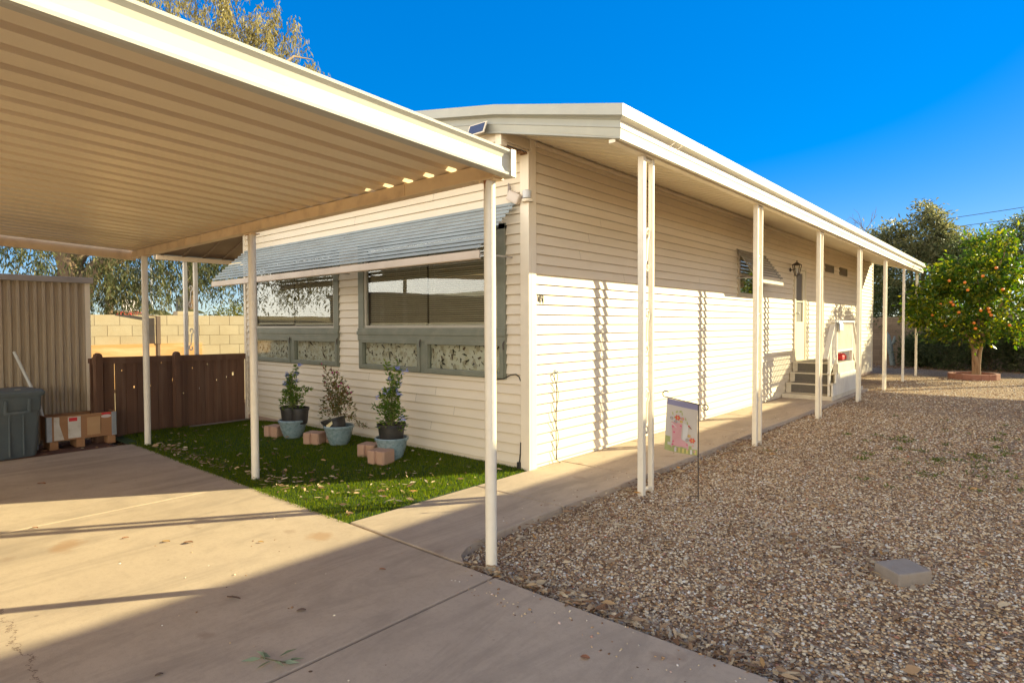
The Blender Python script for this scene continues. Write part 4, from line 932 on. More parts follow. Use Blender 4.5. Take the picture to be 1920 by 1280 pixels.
plant(t, (-.01, 0, .40), [(-.12, .0, .42), (-.10, .03, .36), (-.16, .0, .30), (.13, .02, .56), (.10, .0, .44), (.06, .03, .34), (-.05, .0, .34), (.02, -.04, .28), (-.02, .05, .25), (.24, .05, .26), (.29, .08, .24), (-.22, .0, .18), (-.24, -.02, .02), (.2, -.02, .12), (.17, -.05, .05)], plumleaf, bluefl, 150, {0, 1, 2, 3, 4, 5}, .037, (210, .19, .15, -.02, .24))
t = thing('potted_plant', 'rusty green plant with magenta button flowers in a tilted black pot', 'potted plant', (pl2[0], pl2[1], lz(*pl2)), 0, 'potted flowers by the front wall')
npot(t, -.035, -.01, .135, .15, .19, (R(7), R(-12)))
stems = [(-.34, 0, .62), (-.31, .0, .47), (-.27, 0, .39), (-.16, .02, .55), (-.1, 0, .52), (.0, .0, .53), (-.04, .02, .38), (-.09, 0, .40), (.03, 0, .36), (.09, 0, .40), (.24, 0, .36), (.22, 0, .29), (.30, 0, .3), (.31, 0, .22), (-.2, .02, .32), (.12, .02, .42), (-.24, 0, .2), (.28, .02, .12), (.2, .03, .26), (-.28, .02, .27)]
plant(t, (-.03, 0, .36), stems, rustleaf, magfl, 70, set(range(0, 13)), .034, (380, .27, .2, -.03, .30))
mb = MB(); mb.tube([(.1, .02, .36), (.25, .05, .34), (.42, .06, .28), (.5, .06, .25)], [.004, .003, .003, .002], 5); mb.build('stem', stemm, t)
P = np.array([(.1 + .4 * s, .02 + .04 * s + G_(0, .015), .36 - .1 * s + G_(0, .015)) for s in np.random.default_rng(3).random(90)]); leaves('trailing_foliage', P, RNG.normal(size=(90, 3)) + [.6, 0, -.3], .032, .012, rustleaf, t)
mb = MB(); mb.bbox((-.045, -.002, -.05), (.045, .002, .045), .001, Matrix.Translation((.02, -.145, .275)) @ Matrix.Rotation(R(-28), 4, 'X') @ Matrix.Rotation(R(38), 4, 'Y')); mb.build('plant_tag', pm('tag_yellow', (.66, .52, .16), (.7, .62, .45), rough=.6, scale=22), t)
t = thing('potted_plant', 'tall blue-flowered plant in a ribbed black pot, at the right of the three', 'potted plant', (pl3[0], pl3[1], lz(*pl3)), 0, 'potted flowers by the front wall')
npot(t, -.005, 0, .185, .155, .20)
plant(t, (-.01, 0, .38), [(-.02, 0, .50), (.04, .02, .40), (-.08, .0, .38), (.14, .0, .62), (.22, .02, .60), (.10, .02, .70), (-.11, .02, .68), (.10, .0, .38), (.14, 0, .34), (-.02, -.03, .36), (.0, 0, .3), (-.18, 0, .34), (-.2, .0, .28), (-.28, 0, .12), (-.34, .02, .17), (.2, 0, .08), (.24, .0, .10), (.17, 0, .22), (.12, 0, .46)], plumleaf, bluefl, 120, {0, 1, 2, 3, 4, 7, 8, 9, 12, 15, 18}, .038, (220, .2, .15, -.05, .24))

# notched paver blocks
def paver(x, y, rz, label):
    pts_ = [(-.095, -.1), (-.02, -.1), (-.006, -.075), (.006, -.075), (.02, -.1), (.095, -.1), (.11, -.085), (.11, .085), (.095, .1), (.02, .1), (.006, .075), (-.006, .075), (-.02, .1), (-.095, .1), (-.11, .085), (-.11, -.085)]
    mb = MB()
    def lay(z, s): return [(p[0] * s, p[1] * s, z) for p in pts_]
    n = len(pts_); vs = lay(0, 1) + lay(.132, 1) + lay(.14, .955)
    fs = [(i, (i + 1) % n, n + (i + 1) % n, n + i) for i in range(n)] + [(n + i, n + (i + 1) % n, 2 * n + (i + 1) % n, 2 * n + i) for i in range(n)] + [tuple(reversed(range(n))), tuple(range(2 * n, 3 * n))]
    mb.add(vs, fs); o = mb.build('paver_block', paverm, loc=(x, y, lz(x, y) + .006)); o.rotation_euler = (0, 0, rz)
    tag(o, label, 'paver', 'notched tan pavers on the lawn')
paver(-3.78, -.72, R(20), 'notched tan paver at the far left of the planters, behind the white post')
paver(-2.90, -.66, R(26), 'notched tan paver left of the middle planter, in front')
paver(-2.74, -.44, R(20), 'notched tan paver tucked behind the one left of the middle planter')
paver(-1.79, -.64, R(24), 'notched tan paver just left of the right planter')
paver(-1.40, -.78, R(16), 'notched tan paver standing in front of the right planter')

# ------------------------------------------------------------------ fallen leaves on the drive
lm = [pm('leaf_gold', (.55, .30, .06), rough=.7), pm('leaf_brown_dry', (.26, .12, .05), rough=.8), pm('leaf_rust', (.38, .15, .06), rough=.8), pm('leaf_dark_dry', (.16, .10, .065), rough=.8)]
def fallen(x, y, s, a, m, label, w=.45):
    mb = MB(); nu = 6; V_ = []
    for i in range(nu + 1):
        u = i / nu; hw = w * s * math.sin(math.pi * min(.97, u * .94 + .03)) ** .8 * .5
        for q in (-1, 0, 1): V_.append(((u - .5) * s, q * hw, .003 + (.007 * s / .06) * (q * q) * random.uniform(.5, 1) + .003 * math.sin(u * 3)))
    mb.add(V_, [(i * 3 + j, i * 3 + j + 1, i * 3 + 4 + j, i * 3 + 3 + j) for i in range(nu) for j in range(2)])
    o = mb.build('fallen_leaf', m, loc=(x, y, .001), smooth=80); o.rotation_euler = (0, 0, a); tag(o, label, 'leaf', 'dry leaves scattered on the driveway')
fallen(-.578, -3.16, .055, .7, lm[0], 'golden dry leaf in the sunlit strip, left of the curled brown one')
fallen(-.441, -3.07, .06, .9, lm[1], 'curled brown leaf in the middle of the sunlit driveway', .6)
fallen(-.079, -2.748, .04, .6, lm[0], 'small golden leaf near the right end of the sunlit strip')
fallen(-.87, -3.315, .04, 1.2, lm[2], 'small rust leaf left of the golden one on sunlit concrete')
fallen(-1.608, -3.671, .05, .5, lm[2], 'dry leaf lying across the pale expansion joint at left')
fallen(.62, -3.243, .085, .45, lm[3], 'long dark leaf in the shade just below the sunlit strip', .2)
fallen(1.022, -3.08, .045, .9, lm[3], 'small dark leaf in driveway shade right of the long one', .6)
fallen(1.094, -3.765, .03, 1.3, lm[3], 'tiny dark crumpled leaf at the bottom of the driveway', .7)
fallen(2.367, -2.503, .042, .4, lm[2], 'reddish leaf alone on the right slab of concrete', .75)
fallen(-3.107, -3.344, .07, .8, lm[2], 'tan leaf on the far shaded part of the driveway', .6)
fallen(.914, -2.494, .04, .5, lm[2], 'thin orange leaf on shaded concrete near the walkway joint', .4)
t = thing('eucalyptus_sprig', 'pale green eucalyptus sprig lying on the shaded driveway', 'sprig', (1.36, -3.41, .004))
P = [(0, 0, .006), (-.03, .01, .006), (.02, .0, .008), (.04, .02, .006), (-.05, -.02, .006), (.0, .03, .01), (.05, .03, .006), (-.02, -.02, .008)]
D = [(.2, -1, .1), (-1, -.3, .1), (1, .1, .1), (1, .7, .05), (-.4, -.9, .1), (.1, 1, .1), (.5, .9, .05), (-.9, .3, .1)]
leaves('foliage', P, D, .085, .02, leafmat('sprig_leaf', (.17, .21, .13), (.24, .28, .18), None, .2), t)
mb = MB(); mb.tube([(-.06, -.02, .006), (0, 0, .008), (.06, .03, .006)], .0025, 5); mb.build('stem', stemm, t)

# ------------------------------------------------------------------ left side: shed, bin, crate, fence, walls
shed = thing('storage_shed', 'tan corrugated metal storage shed with flat grey roof trim', 'shed', (-5.55, -2.34, -.03))
mb = MB(); prof = []; y = 0.0
while y > -4.6:
    prof += [(0.016, y), (0.018, y - .024), (-.018, y - .040), (-.016, y - .066)]; y -= .0845
vs = [(p[0], p[1] - .04, 0.02) for p in prof] + [(p[0], p[1] - .04, 2.06) for p in prof]; n = len(prof)
mb.add(vs, [(i, i + 1, n + i + 1, n + i) for i in range(n - 1)]); mb.build('front_sheet', shedm, shed, smooth=25)
mb = MB(); mb.bbox((-.05, -.045, 0), (.022, .012, 2.06), .004); mb.build('corner_post', trimw, shed)
mb = MB(); mb.box((-1.8, -.03, 0), (-.05, -.01, 2.06)); mb.box((-1.8, -4.6, 0), (-1.78, -.03, 2.06)); mb.build('back_sheet', shedm, shed)
mb = MB(); mb.bbox((-1.85, -4.7, 2.05), (.045, .045, 2.125), .006); mb.build('roof', shedt, shed)
mb = MB(); mb.box((-1.75, -4.6, -.01), (.005, -.05, .02)); mb.build('floor', shedt, shed)

t = thing('trash_bin', 'grey-blue square plastic trash bin with side handle beside the shed', 'trash bin', (-5.02, -3.30, -.02), R(10))
def rsq(z, a, b, r):   # rounded rectangle ring
    P = []
    for (sx, sy, a0) in ((1, 1, 0), (-1, 1, 90), (-1, -1, 180), (1, -1, 270)):
        for k in range(6):
            an = R(a0 + 18 * k); P.append((sx * (a - r) + r * math.cos(an), sy * (b - r) + r * math.sin(an), z))
    return P
def loft(mb, rings, capb=True, capt=True):
    n = len(rings[0]); vs = [p for g in rings for p in g]
    fs = [(i * n + k, i * n + (k + 1) % n, (i + 1) * n + (k + 1) % n, (i + 1) * n + k) for i in range(len(rings) - 1) for k in range(n)]
    if capb: fs.append(tuple(reversed(range(n))))
    if capt: fs.append(tuple((len(rings) - 1) * n + k for k in range(n)))
    mb.add(vs, fs)
mb = MB(); loft(mb, [rsq(0, .22, .22, .06), rsq(.02, .228, .228, .06), rsq(.52, .255, .255, .06), rsq(.53, .262, .262, .05), rsq(.70, .268, .268, .05)]); mb.build('body', binm, t, smooth=35)
mb = MB(); loft(mb, [rsq(.69, .285, .285, .05), rsq(.715, .295, .295, .05), rsq(.735, .295, .295, .05), rsq(.762, .275, .275, .05), rsq(.77, .2, .2, .05)]); mb.build('lid', binm, t, smooth=35)
mb = MB()
for yy in (-.09, .13): mb.bbox((.255, yy - .015, .50), (.285, yy + .015, .66), .006)
mb.bbox((.262, -.09, .50), (.292, .13, .53), .008); mb.build('handle', binm, t)
mb = MB()
for (yy, z1) in ((-.05, .5), (.08, .5)): mb.bbox((.226, yy - .006, .03), (.262, yy + .006, z1), .004)
for xx in (-.08, .1): mb.bbox((xx - .05, .235, .04), (xx + .05, .262, .5), .012)
mb.build('rib', binm, t)
mb = MB(); mb.bbox((.2, .02, .772), (.24, .07, .775), .001); mb.build('sticker', paper, t)
mb = MB(); mb.tube([(-5.42, -3.14, 1.16), (-5.30, -2.94, .55), (-5.24, -2.84, .0)], .0165, 10)
tag(mb.build('white_pole', pm('pole_white', (.66, .64, .58), rough=.5, bst=0)), 'thin white pole leaning on the shed behind the trash bin', 'pole')

cr = thing('wooden_crate', 'open plywood shipping crate with torn labels and steel corner strips', 'crate', (-5.03, -2.56, -.02), R(1))
CL, CW, CH0, CH1 = .36, .30, .10, .40   # half length along y, depth, bottom, top
t_ = .014
mb = MB(); mb.bbox((-t_, -CL, CH0), (0, CL, CH1), .003); mb.build('front_board', cratew, cr)
mb = MB(); mb.bbox((-CW, -CL, CH0), (-CW + t_, CL, CH1), .003); mb.build('back_board', cratew, cr)
for s_ in (-1, 1):
    mb = MB(); mb.bbox((-CW + t_, s_ * CL - (t_ if s_ > 0 else 0), CH0), (-t_, s_ * CL + (0 if s_ > 0 else t_), CH1), .003); mb.build('end_board', cratew, cr)
    mb = MB(); mb.box((.001, s_ * CL - (.05 if s_ > 0 else -.0), CH0), (.003, s_ * CL + (0 if s_ > 0 else .05), CH1 - .003)); mb.box((-.05, s_ * (CL + .002) - .001, CH0), (.003, s_ * (CL + .002) + .001, CH1 - .003)); mb.build('corner_strip', steel, cr)
mb = MB(); mb.box((-CW + t_, -CL + t_, CH0 + .004), (-t_, CL - t_, CH0 + .02)); mb.build('bottom_board', cratew, cr)
for yy in (-.29, -.02, .31):
    mb = MB(); mb.bbox((-CW, yy - .045, -.005), (-.004, yy + .045, CH0), .012); mb.build('skid', cratew, cr)
mb = MB(); mb.box((.0012, -.15, CH0 + .02), (.0022, -.02, CH1 - .02)); mb.box((.0012, -.29, CH0 + .01), (.0018, -.235, CH1 - .01)); mb.add([(.0012, -.235, CH0 + .01), (.0012, -.19, CH0 + .01), (.0012, -.235, CH0 + .2)], [(0, 1, 2)]); mb.box((.003, -.135, CH0 + .1), (.0045, -.05, CH0 + .205), Matrix.Translation((0, 0, 0)))
mb.build('torn_label', paper, cr)
for lo, hi in (((.0026, -.14, CH1 - .075), (.0032, -.055, CH1 - .03)), ((.0026, .2, CH1 - .03), (.0034, .30, CH1 - .005))):
    mb = MB(); mb.box(lo, hi); mb.build('red_strip', redp, cr)
mb = MB(); mb.prism([(.25 + .055 * math.cos(a), CH1 - .052 + .02 * math.sin(a)) for a in np.linspace(0, 6.1, 14)], lambda p: (.0012, p[0], p[1]), lambda p: (.0025, p[0], p[1])); mb.build('oval_sticker', pm('sticker_white', (.7, .58, .52), rough=.7), cr)
mb = MB(); mb.bbox((.001, .045, CH0 + .035), (.011, .185, CH1 - .045), .003); mb.build('patch_board', pm('pale_ply', (.50, .30, .14), (.42, .23, .10), rough=.8, scale=5, stretch=(1, .2, 1)), cr)

# dark wood fence from the shed to the house
fen = thing('wooden_fence', 'low dark brown board fence with knot holes between shed and house', 'fence', (0, 0, 0))
A = Vector((-5.23, -2.42)); B_ = Vector((-6.09, -.045)); FL = (B_ - A).length; fd = (B_ - A) / FL
def FPt(s, o, z):
    p = A + fd * s + Vector((fd.y, -fd.x)) * o
    return (p.x, p.y, z)
nb = 16; w = FL / nb
def fzt(s): return 1.08 - .06 * s / FL
holes = {2: (.86, .02), 3: (.62, .03), 4: (.70, .035), 6: (.93, .018), 7: (.66, .045), 9: (.82, .022), 11: (.86, .022), 12: (.60, .025), 14: (.66, .05), 10: (.5, .025), 5: (.62, .02), 13: (.63, .025), 8: (.46, .02)}
for i in range(nb):
    s0, s1 = i * w + .0035 + (.012 if i in (1, 2) else 0), (i + 1) * w - .0035
    zb = -.12 * sst(i / nb * 1.3) - .03; zt = fzt(s0) - .03
    mb = MB()
    rect = [(s0, s1, zb, zt)]
    if i in holes:
        hz, hr = holes[i]; hs = random.uniform(s0 + .03, s1 - .05)
        rect = [(s0, hs, zb, zt), (hs + hr, s1, zb, zt), (hs, hs + hr, zb, hz), (hs, hs + hr, hz + hr * 1.1, zt)]
    for (a, b_, c, d) in rect:
        mb.add([FPt(a, 0, c), FPt(b_, 0, c), FPt(b_, 0, d), FPt(a, 0, d), FPt(a, -.018, c), FPt(b_, -.018, c), FPt(b_, -.018, d), FPt(a, -.018, d)], [(0, 1, 2, 3), (7, 6, 5, 4), (0, 4, 5, 1), (1, 5, 6, 2), (2, 6, 7, 3), (3, 7, 4, 0)])
    mb.build('board', brownw, fen)
mb = MB(); mb.beam(FPt(.02, .012, fzt(0) - .06), FPt(FL, .012, fzt(FL) - .06), .024, .09); mb.build('top_rail', brownw, fen)
mb = MB(); mb.beam(FPt(.02, -.05, .25), FPt(FL, -.05, .2), .04, .08); mb.beam(FPt(.02, -.045, fzt(0) - .06), FPt(FL, -.045, fzt(FL) - .06), .05, .06); mb.build('back_rail', brownw, fen)
for s_ in (.06, 1.2):
    mb = MB(); hw = .045; z1 = fzt(s_) + .02
    pr = [(-hw, -.15), (hw, -.15), (hw, z1 - .03), (hw * .75, z1 + .005), (0, z1 + .022), (-hw * .75, z1 + .005), (-hw, z1 - .03)]
    mb.prism(pr, lambda p: FPt(s_ + p[0], .026, p[1]), lambda p: FPt(s_ + p[0], .085, p[1])); mb.build('post', brownw, fen)
mb = MB(); mb.beam(FPt(1.35, .12, -.02), FPt(FL + .1, .16, -.075), .03, .02); tag(mb.build('loose_board', pm('grey_board', (.27, .2, .16), (.2, .15, .12), rough=.9, stretch=(1, .1, 1))), 'thin grey board lying on the turf at the fence foot', 'board')

# block walls
def block_wall(name, label, p0, p1, h, mat, zb=-.12, bl=.4, bh=.2, cap=.1):
    t = thing(name, label, 'wall', (0, 0, 0)); p0, p1 = Vector(p0), Vector(p1); Lw = (p1 - p0).length; d = (p1 - p0) / Lw; nv = Vector((d.y, -d.x))
    mb = MB(); nr = int(round((h - zb) / bh))
    for r in range(nr):
        off = (r % 2) * bl / 2; k = 0; s = -off
        while s < Lw:
            a, b_ = max(0, s) + .004, min(Lw, s + bl) - .004; s += bl
            if b_ - a < .03: continue
            z0 = zb + r * bh + .004; z1 = zb + (r + 1) * bh - .004; o = .10 + random.uniform(-.002, .002)
            vs = [];
            for (q, oo) in ((a, o), (b_, o), (b_, -o), (a, -o)): pt = p0 + d * q + nv * oo; vs.append((pt.x, pt.y))
            mb.add([(x, y, z0) for x, y in vs] + [(x, y, z1) for x, y in vs], [(0, 3, 2, 1), (4, 5, 6, 7), (0, 1, 5, 4), (1, 2, 6, 5), (2, 3, 7, 6), (3, 0, 4, 7)])
    mb.build('blocks', mat, t)
    mb = MB(); a, b_ = p0, p1; mb.beam((a.x, a.y, (zb + h) / 2), (b_.x, b_.y, (zb + h) / 2), .185, h - zb - .006); mb.build('mortar_core', mortar, t)
    return t
wl = block_wall('block_wall', 'sunlit sand coloured block wall beyond the fence and shed', (-9.25, -9), (-8.75, 21.3), 1.68, blockm)
mb = MB(); mb.bbox((-9.25, .0, 1.68), (-9.03, .37, 1.76), .006); mb.build('raised_block', blockm, wl)
block_wall('block_wall', 'shaded brown block wall across the back of the yard', (-8.6, 21.4), (16, 21.4), 1.7, rearwall)
mb = MB(); mb.bbox((-9.0, -3.2, .3), (-8.93, .42, 1.13), .004)
t = mb.build('plywood_sheet', plym); tag(t, 'orange weathered plywood sheet standing against the sunny block wall', 'plywood')
mb = MB(); mb.bbox((-8.9, -3.2, -.1), (-8.85, -3.1, .6)); 
mb = MB(); mb.bbox((-8.96, -.42, 1.12), (-8.90, -.35, 1.66), .004); mb.beam((-8.93, -.36, 1.64), (-8.95, -.95, 1.74), .04, .02); mb.bbox((-8.95, -.41, -.1), (-8.91, -.36, 1.13), .004)
tag(mb.build('steel_post', pm('rusty_steel', (.10, .065, .045), (.16, .1, .06), rough=.8)), 'dark steel post with an angled arm against the block wall', 'post')

# ------------------------------------------------------------------ vegetation
def clumps(blobs, ncl, per, spread, shell=.35):
    """blobs: (center, radii, weight) -> leaf base points grouped into clumps, with gaps"""
    W = np.array([b[2] for b in blobs], float); W /= W.sum(); P = []; O = []
    for i in range(ncl):
        b = blobs[RNG.choice(len(blobs), p=W)]
        d = RNG.normal(size=3); d /= np.linalg.norm(d); r = (shell + (1 - shell) * RNG.random() ** .5)
        c = np.array(b[0]) + d * r * np.array(b[1]); s = spread * RNG.uniform(.5, 1.4)
        n = max(3, int(per * RNG.uniform(.5, 1.5)))
        q = c + RNG.normal(size=(n, 3)) * s * np.array([1, 1, .75]); P.append(q); O.append(q - np.array(b[0]) + RNG.normal(size=(n, 3)) * .5)
    return np.concatenate(P), np.concatenate(O)
def limbs(mb, base, r0, targets, fork, n=9):
    base = Vector(base)
    for (tx, r1) in targets:
        tx = Vector(tx); pts, rs = [], []
        for k in range(8):
            s = k / 7; p = Vector(fork).lerp(tx, s) + Vector((random.gauss(0, .05), random.gauss(0, .05), 0)) * (tx - Vector(fork)).length * .25 * (0 if k in (0,) else 1) + Vector((0, 0, .12 * (tx - Vector(fork)).length * math.sin(math.pi * s) * .5))
            pts.append(p); rs.append(r0 * (1 - s) + r1 * s)
        mb.tube(pts, rs, n)
def tree(name, label, base, trunk_r, fork, blobs, ncl, per, spread, leafl, leafw, lmat, bmat, limbt, droop=0, group=None, shell=.35, cat='tree'):
    t = thing(name, label, cat, base, 0, group); b = Vector(base); mb = MB()
    f = Vector(fork); k = [Vector((0, 0, -.1)).lerp(f, s) + Vector((random.gauss(0, .03), random.gauss(0, .03), 0)) for s in np.linspace(0, 1, 6)]
    mb.tube(k, [trunk_r * (1.15 - .35 * i / 5) for i in range(6)], 12); limbs(mb, (0, 0, 0), trunk_r * .6, limbt, k[-1]); mb.build('trunk', bmat, t, smooth=60)
    P, O = clumps(blobs, ncl, per, spread, shell); O[:, 2] -= droop * np.linalg.norm(O, axis=1)
    n = len(P); ln = RNG.uniform(.7, 1.3, n) * leafl
    leaves('crown', P, O, ln, ln * leafw, lmat, t); return t
citleaf = leafmat('citrus_leaf', (.04, .08, .013), (.09, .145, .02), (.32, .28, .03), .52, .35)
oleleaf = leafmat('oleander_leaf', (.05, .07, .028), (.095, .115, .045), (.17, .17, .07), .5)
greyleaf = leafmat('grey_leaf', (.085, .095, .042), (.15, .145, .065), (.25, .22, .10), .5)
eucleaf = leafmat('euc_leaf', (.055, .07, .03), (.11, .115, .045), (.23, .19, .09), .35)
eucsun = leafmat('euc_sunlit_leaf', (.18, .155, .06), (.29, .235, .09), (.42, .345, .16), .4)  # crown leaves lighter and golder: sunlight put into the colour

ct = tree('orange_tree', 'orange tree full of fruit behind the last porch post', (2.60, 16.0, -.035), .065, (.0, .0, .72), [((-.45, 0, 2.0), (1.05, 1.1, .75), 2.6), ((.55, .1, 1.95), (1.0, 1.0, .7), 2.0), ((.0, .1, 2.75), (.95, .9, .6), 2.0), ((.15, .0, 3.45), (.55, .6, .5), .9), ((-.75, 0, 2.65), (.55, .5, .42), .7), ((-1.15, -.2, 1.75), (.42, .45, .38), .55), ((.75, .1, 2.9), (.5, .5, .4), .5), ((-.2, -.5, 1.25), (.9, .5, .28), .7), ((.75, -.2, 1.2), (.6, .5, .25), .5), ((.62, 0, 3.7), (.3, .3, .22), .22)], 470, 21, .125, .13, .46, citleaf, citbark, [((-.25, .0, 1.55), .03), ((.24, .05, 1.6), .03), ((.05, -.1, 1.7), .035), ((-.6, .2, 2.2), .02), ((.7, -.1, 2.3), .02), ((.1, 0, 3.4), .015), ((.6, 0, 3.6), .012)], .25, shell=.35)
mb = MB()
for q in ((-.04, .03, 0), (.05, -.02, 0), (.02, .05, 0)): mb.tube([(q[0] * 1.3, q[1], -.06), (q[0] * 1.2, q[1], .3), (q[0] * 1.6, q[1], .7), (q[0] * 4, q[1] * 3, 1.25)], [.055, .045, .04, .03], 9)
mb.build('trunk_stem', citbark, ct, smooth=60)
v, f_ = ico()
for (px, pz) in ((-.68, 2.62), (-.56, 1.98), (-.62, 2.05), (-.90, 2.0), (-.42, 1.78), (-.78, 1.44), (.12, 1.82), (.30, 1.86), (.32, 1.78), (.36, 1.70), (-.05, 1.50), (-.02, 1.36), (.62, 2.34), (.78, 1.44), (-.2, 2.35), (-.28, 2.55), (.15, 2.7), (.45, 2.9), (-1.15, 1.72)):
    mb = MB(); yv = -math.sqrt(max(.05, 1.35 ** 2 * (1 - (px / 1.42) ** 2 - ((pz - 2.15) / 1.3) ** 2))) - .05
    mb.lathe([(0, -.039), (.02, -.034), (.035, -.018), (.039, 0), (.035, .018), (.02, .034), (0, .039)], 14, (px * .85 + .05, yv * .88, pz)); mb.build('orange', orangem, ct, smooth=60)
tr = thing('tree_edging', 'ring of red-brown edging bricks round the orange tree', 'edging', (2.55, 16.0, -.035))
for k in range(18):
    a = 6.283 * k / 18; mb = MB(); mb.bbox((-.10, -.05, -.02), (.10, .05, .135), .012, Matrix.Translation((.52 * math.cos(a), .62 * math.sin(a), 0)) @ Matrix.Rotation(a + R(90), 4, 'Z')); mb.build('brick', brickm, tr)
GB = 'trees behind the back of the yard'
greyleaf2 = greyleaf
tree('grey_tree', 'tall grey-green tree rising behind the far roof end', (.2, 23.5, -.03), .14, (.1, 0, 1.6), [((.0, 0, 3.4), (1.7, 1.4, 1.4), 3), ((.35, 0, 4.7), (.9, .8, .8), 1.6), ((-1.7, 0, 4.3), (1.1, .9, .9), 1.6), ((1.2, 0, 4.1), (1.0, 1, .8), 1.5), ((.35, 0, 5.75), (.4, .4, .5), .35), ((-.7, 0, 5.0), (.5, .4, .4), .5)], 720, 26, .19, .17, .32, greyleaf, barkm, [((-1.3, 0, 3.8), .03), ((.5, 0, 4.9), .03), ((1.2, 0, 3.6), .03), ((-.3, .2, 4.2), .03)], .2, GB)
tree('green_tree', 'darker green tree behind the left porch posts', (-1.7, 23.0, -.03), .12, (.0, 0, 1.5), [((.2, 0, 2.8), (1.6, 1.2, 1.4), 2), ((1.2, -.8, 1.9), (1.2, .8, 1.0), 1.6), ((-.5, 0, 4.3), (.9, .7, .8), .9), ((2.4, -.5, 2.3), (.9, .8, .9), 1)], 560, 26, .2, .13, .34, oleleaf, barkm, [((-.6, 0, 3.2), .03), ((.9, 0, 3.2), .03), ((.2, 0, 3.9), .025)], .2, GB)
tree('green_tree', 'broad tree filling the gap behind the orange tree', (2.7, 22.6, -.03), .12, (.0, 0, 1.5), [((.0, 0, 2.7), (1.7, 1.2, 1.5), 2.4), ((-.6, 0, 4.0), (.9, .8, .7), 1.1), ((.5, 0, 4.2), (.8, .8, .6), .8), ((.9, 0, 4.75), (.8, .5, .3), .45)], 520, 24, .2, .14, .32, oleleaf, barkm, [((-.6, 0, 3.2), .03), ((.9, 0, 3.6), .03), ((1.3, 0, 4.6), .02)], .15, GB)
tree('green_tree', 'leafy tree at the right picture edge behind the orange tree', (5.2, 22.8, -.03), .12, (.0, 0, 1.5), [((-.3, 0, 2.8), (1.4, 1.2, 1.5), 2), ((-.6, 0, 3.9), (.7, .7, .5), .7)], 240, 24, .19, .13, .34, oleleaf, barkm, [((-.6, 0, 3.2), .03), ((.5, 0, 3.4), .03)], .15, GB)
# bare winter tree
t = thing('bare_tree', 'leafless thin-branched tree against the sky behind the roof end', 'tree', (-2.4, 27, -.03), 0, GB); mb = MB()
def twig(p, d, l, r, dep):
    pts_ = [p]; 
    for k in range(4):
        d = (d + Vector((random.gauss(0, .16), random.gauss(0, .16), random.gauss(.03, .1)))).normalized(); pts_.append(pts_[-1] + d * l / 4)
    mb.tube(pts_, [r * (1 - .13 * k) for k in range(5)], 5, False)
    if dep > 0:
        for k in range(3 if dep > 1 else 4):
            q = pts_[random.choice((2, 3, 4))]; twig(q, (d + Vector((random.gauss(0, .5), random.gauss(0, .5), random.gauss(.1, .25)))).normalized(), l * random.uniform(.55, .8), r * .55, dep - 1)
twig(Vector((0, 0, -.1)), Vector((0, 0, 1)), 3.0, .09, 4); mb.build('branches', barkm, t)
# shrubs under the trees
for i, (x, y, rx, rz2, lab) in enumerate(((.75, 20.3, .5, .6, 'low dark shrub at the left end of the back hedge'), (1.75, 19.6, .75, .85, 'dark oleander shrub left of the orange tree trunk'), (2.75, 19.8, .75, .9, 'dark oleander shrub directly behind the orange tree trunk'), (3.75, 19.5, .75, .9, 'dark oleander shrub right of the orange tree trunk'), (4.9, 19.8, .75, .9, 'oleander shrub at the far right picture edge'))):
    t = thing('shrub', lab, 'shrub', (x, y, -.035), 0, 'dark shrubs along the back wall')
    P, O = clumps([((0, 0, rz2 * .9), (rx, .6, rz2), 1)], 190, 26, .13, .2); P[:, 2] = np.maximum(P[:, 2], .02); ln = RNG.uniform(.09, .18, len(P)); O[:, 2] += .4
    leaves('foliage', P, O, ln, ln * .2, oleleaf, t)
    mb = MB()
    for k in range(6): mb.tube([(U_(-.1, .1), U_(-.1, .1), -.05), (U_(-.3, .3), U_(-.2, .2), rz2 * .7), (U_(-.5, .5), U_(-.3, .3), rz2 * 1.4)], [.02, .014, .006], 6)
    mb.build('stem', barkm, t)
t = thing('cactus', 'pale grey-green leaning cactus in front of the back wall', 'cactus', (-.15, 20.7, -.04)); mb = MB()
mb.tube([(0.1, 0, -.05), (.05, 0, .35), (-.03, 0, .75), (-.10, 0, 1.05), (-.12, 0, 1.2)], [.09, .085, .1, .1, .03], 10); mb.tube([(-.02, 0, .7), (.12, 0, .85), (.14, 0, 1.05)], [.05, .06, .03], 9); mb.build('stem', pm('cactus_skin', (.27, .29, .25), (.2, .22, .18), rough=.8, scale=12), t, smooth=60)
tag(leaves('ground_cover', *(lambda n: (np.column_stack([RNG.uniform(-4, 6, n), RNG.uniform(18.7, 21.2, n), np.full(n, -.03)]), np.column_stack([RNG.normal(size=(n, 2)), RNG.uniform(.0, .5, n)])))(2600), RNG.uniform(.05, .13, 2600), RNG.uniform(.012, .03, 2600), islandmat('dead_leaf', [(0, (.12, .06, .03)), (.5, (.28, .16, .08)), (1, (.40, .25, .13))])), kind='stuff')

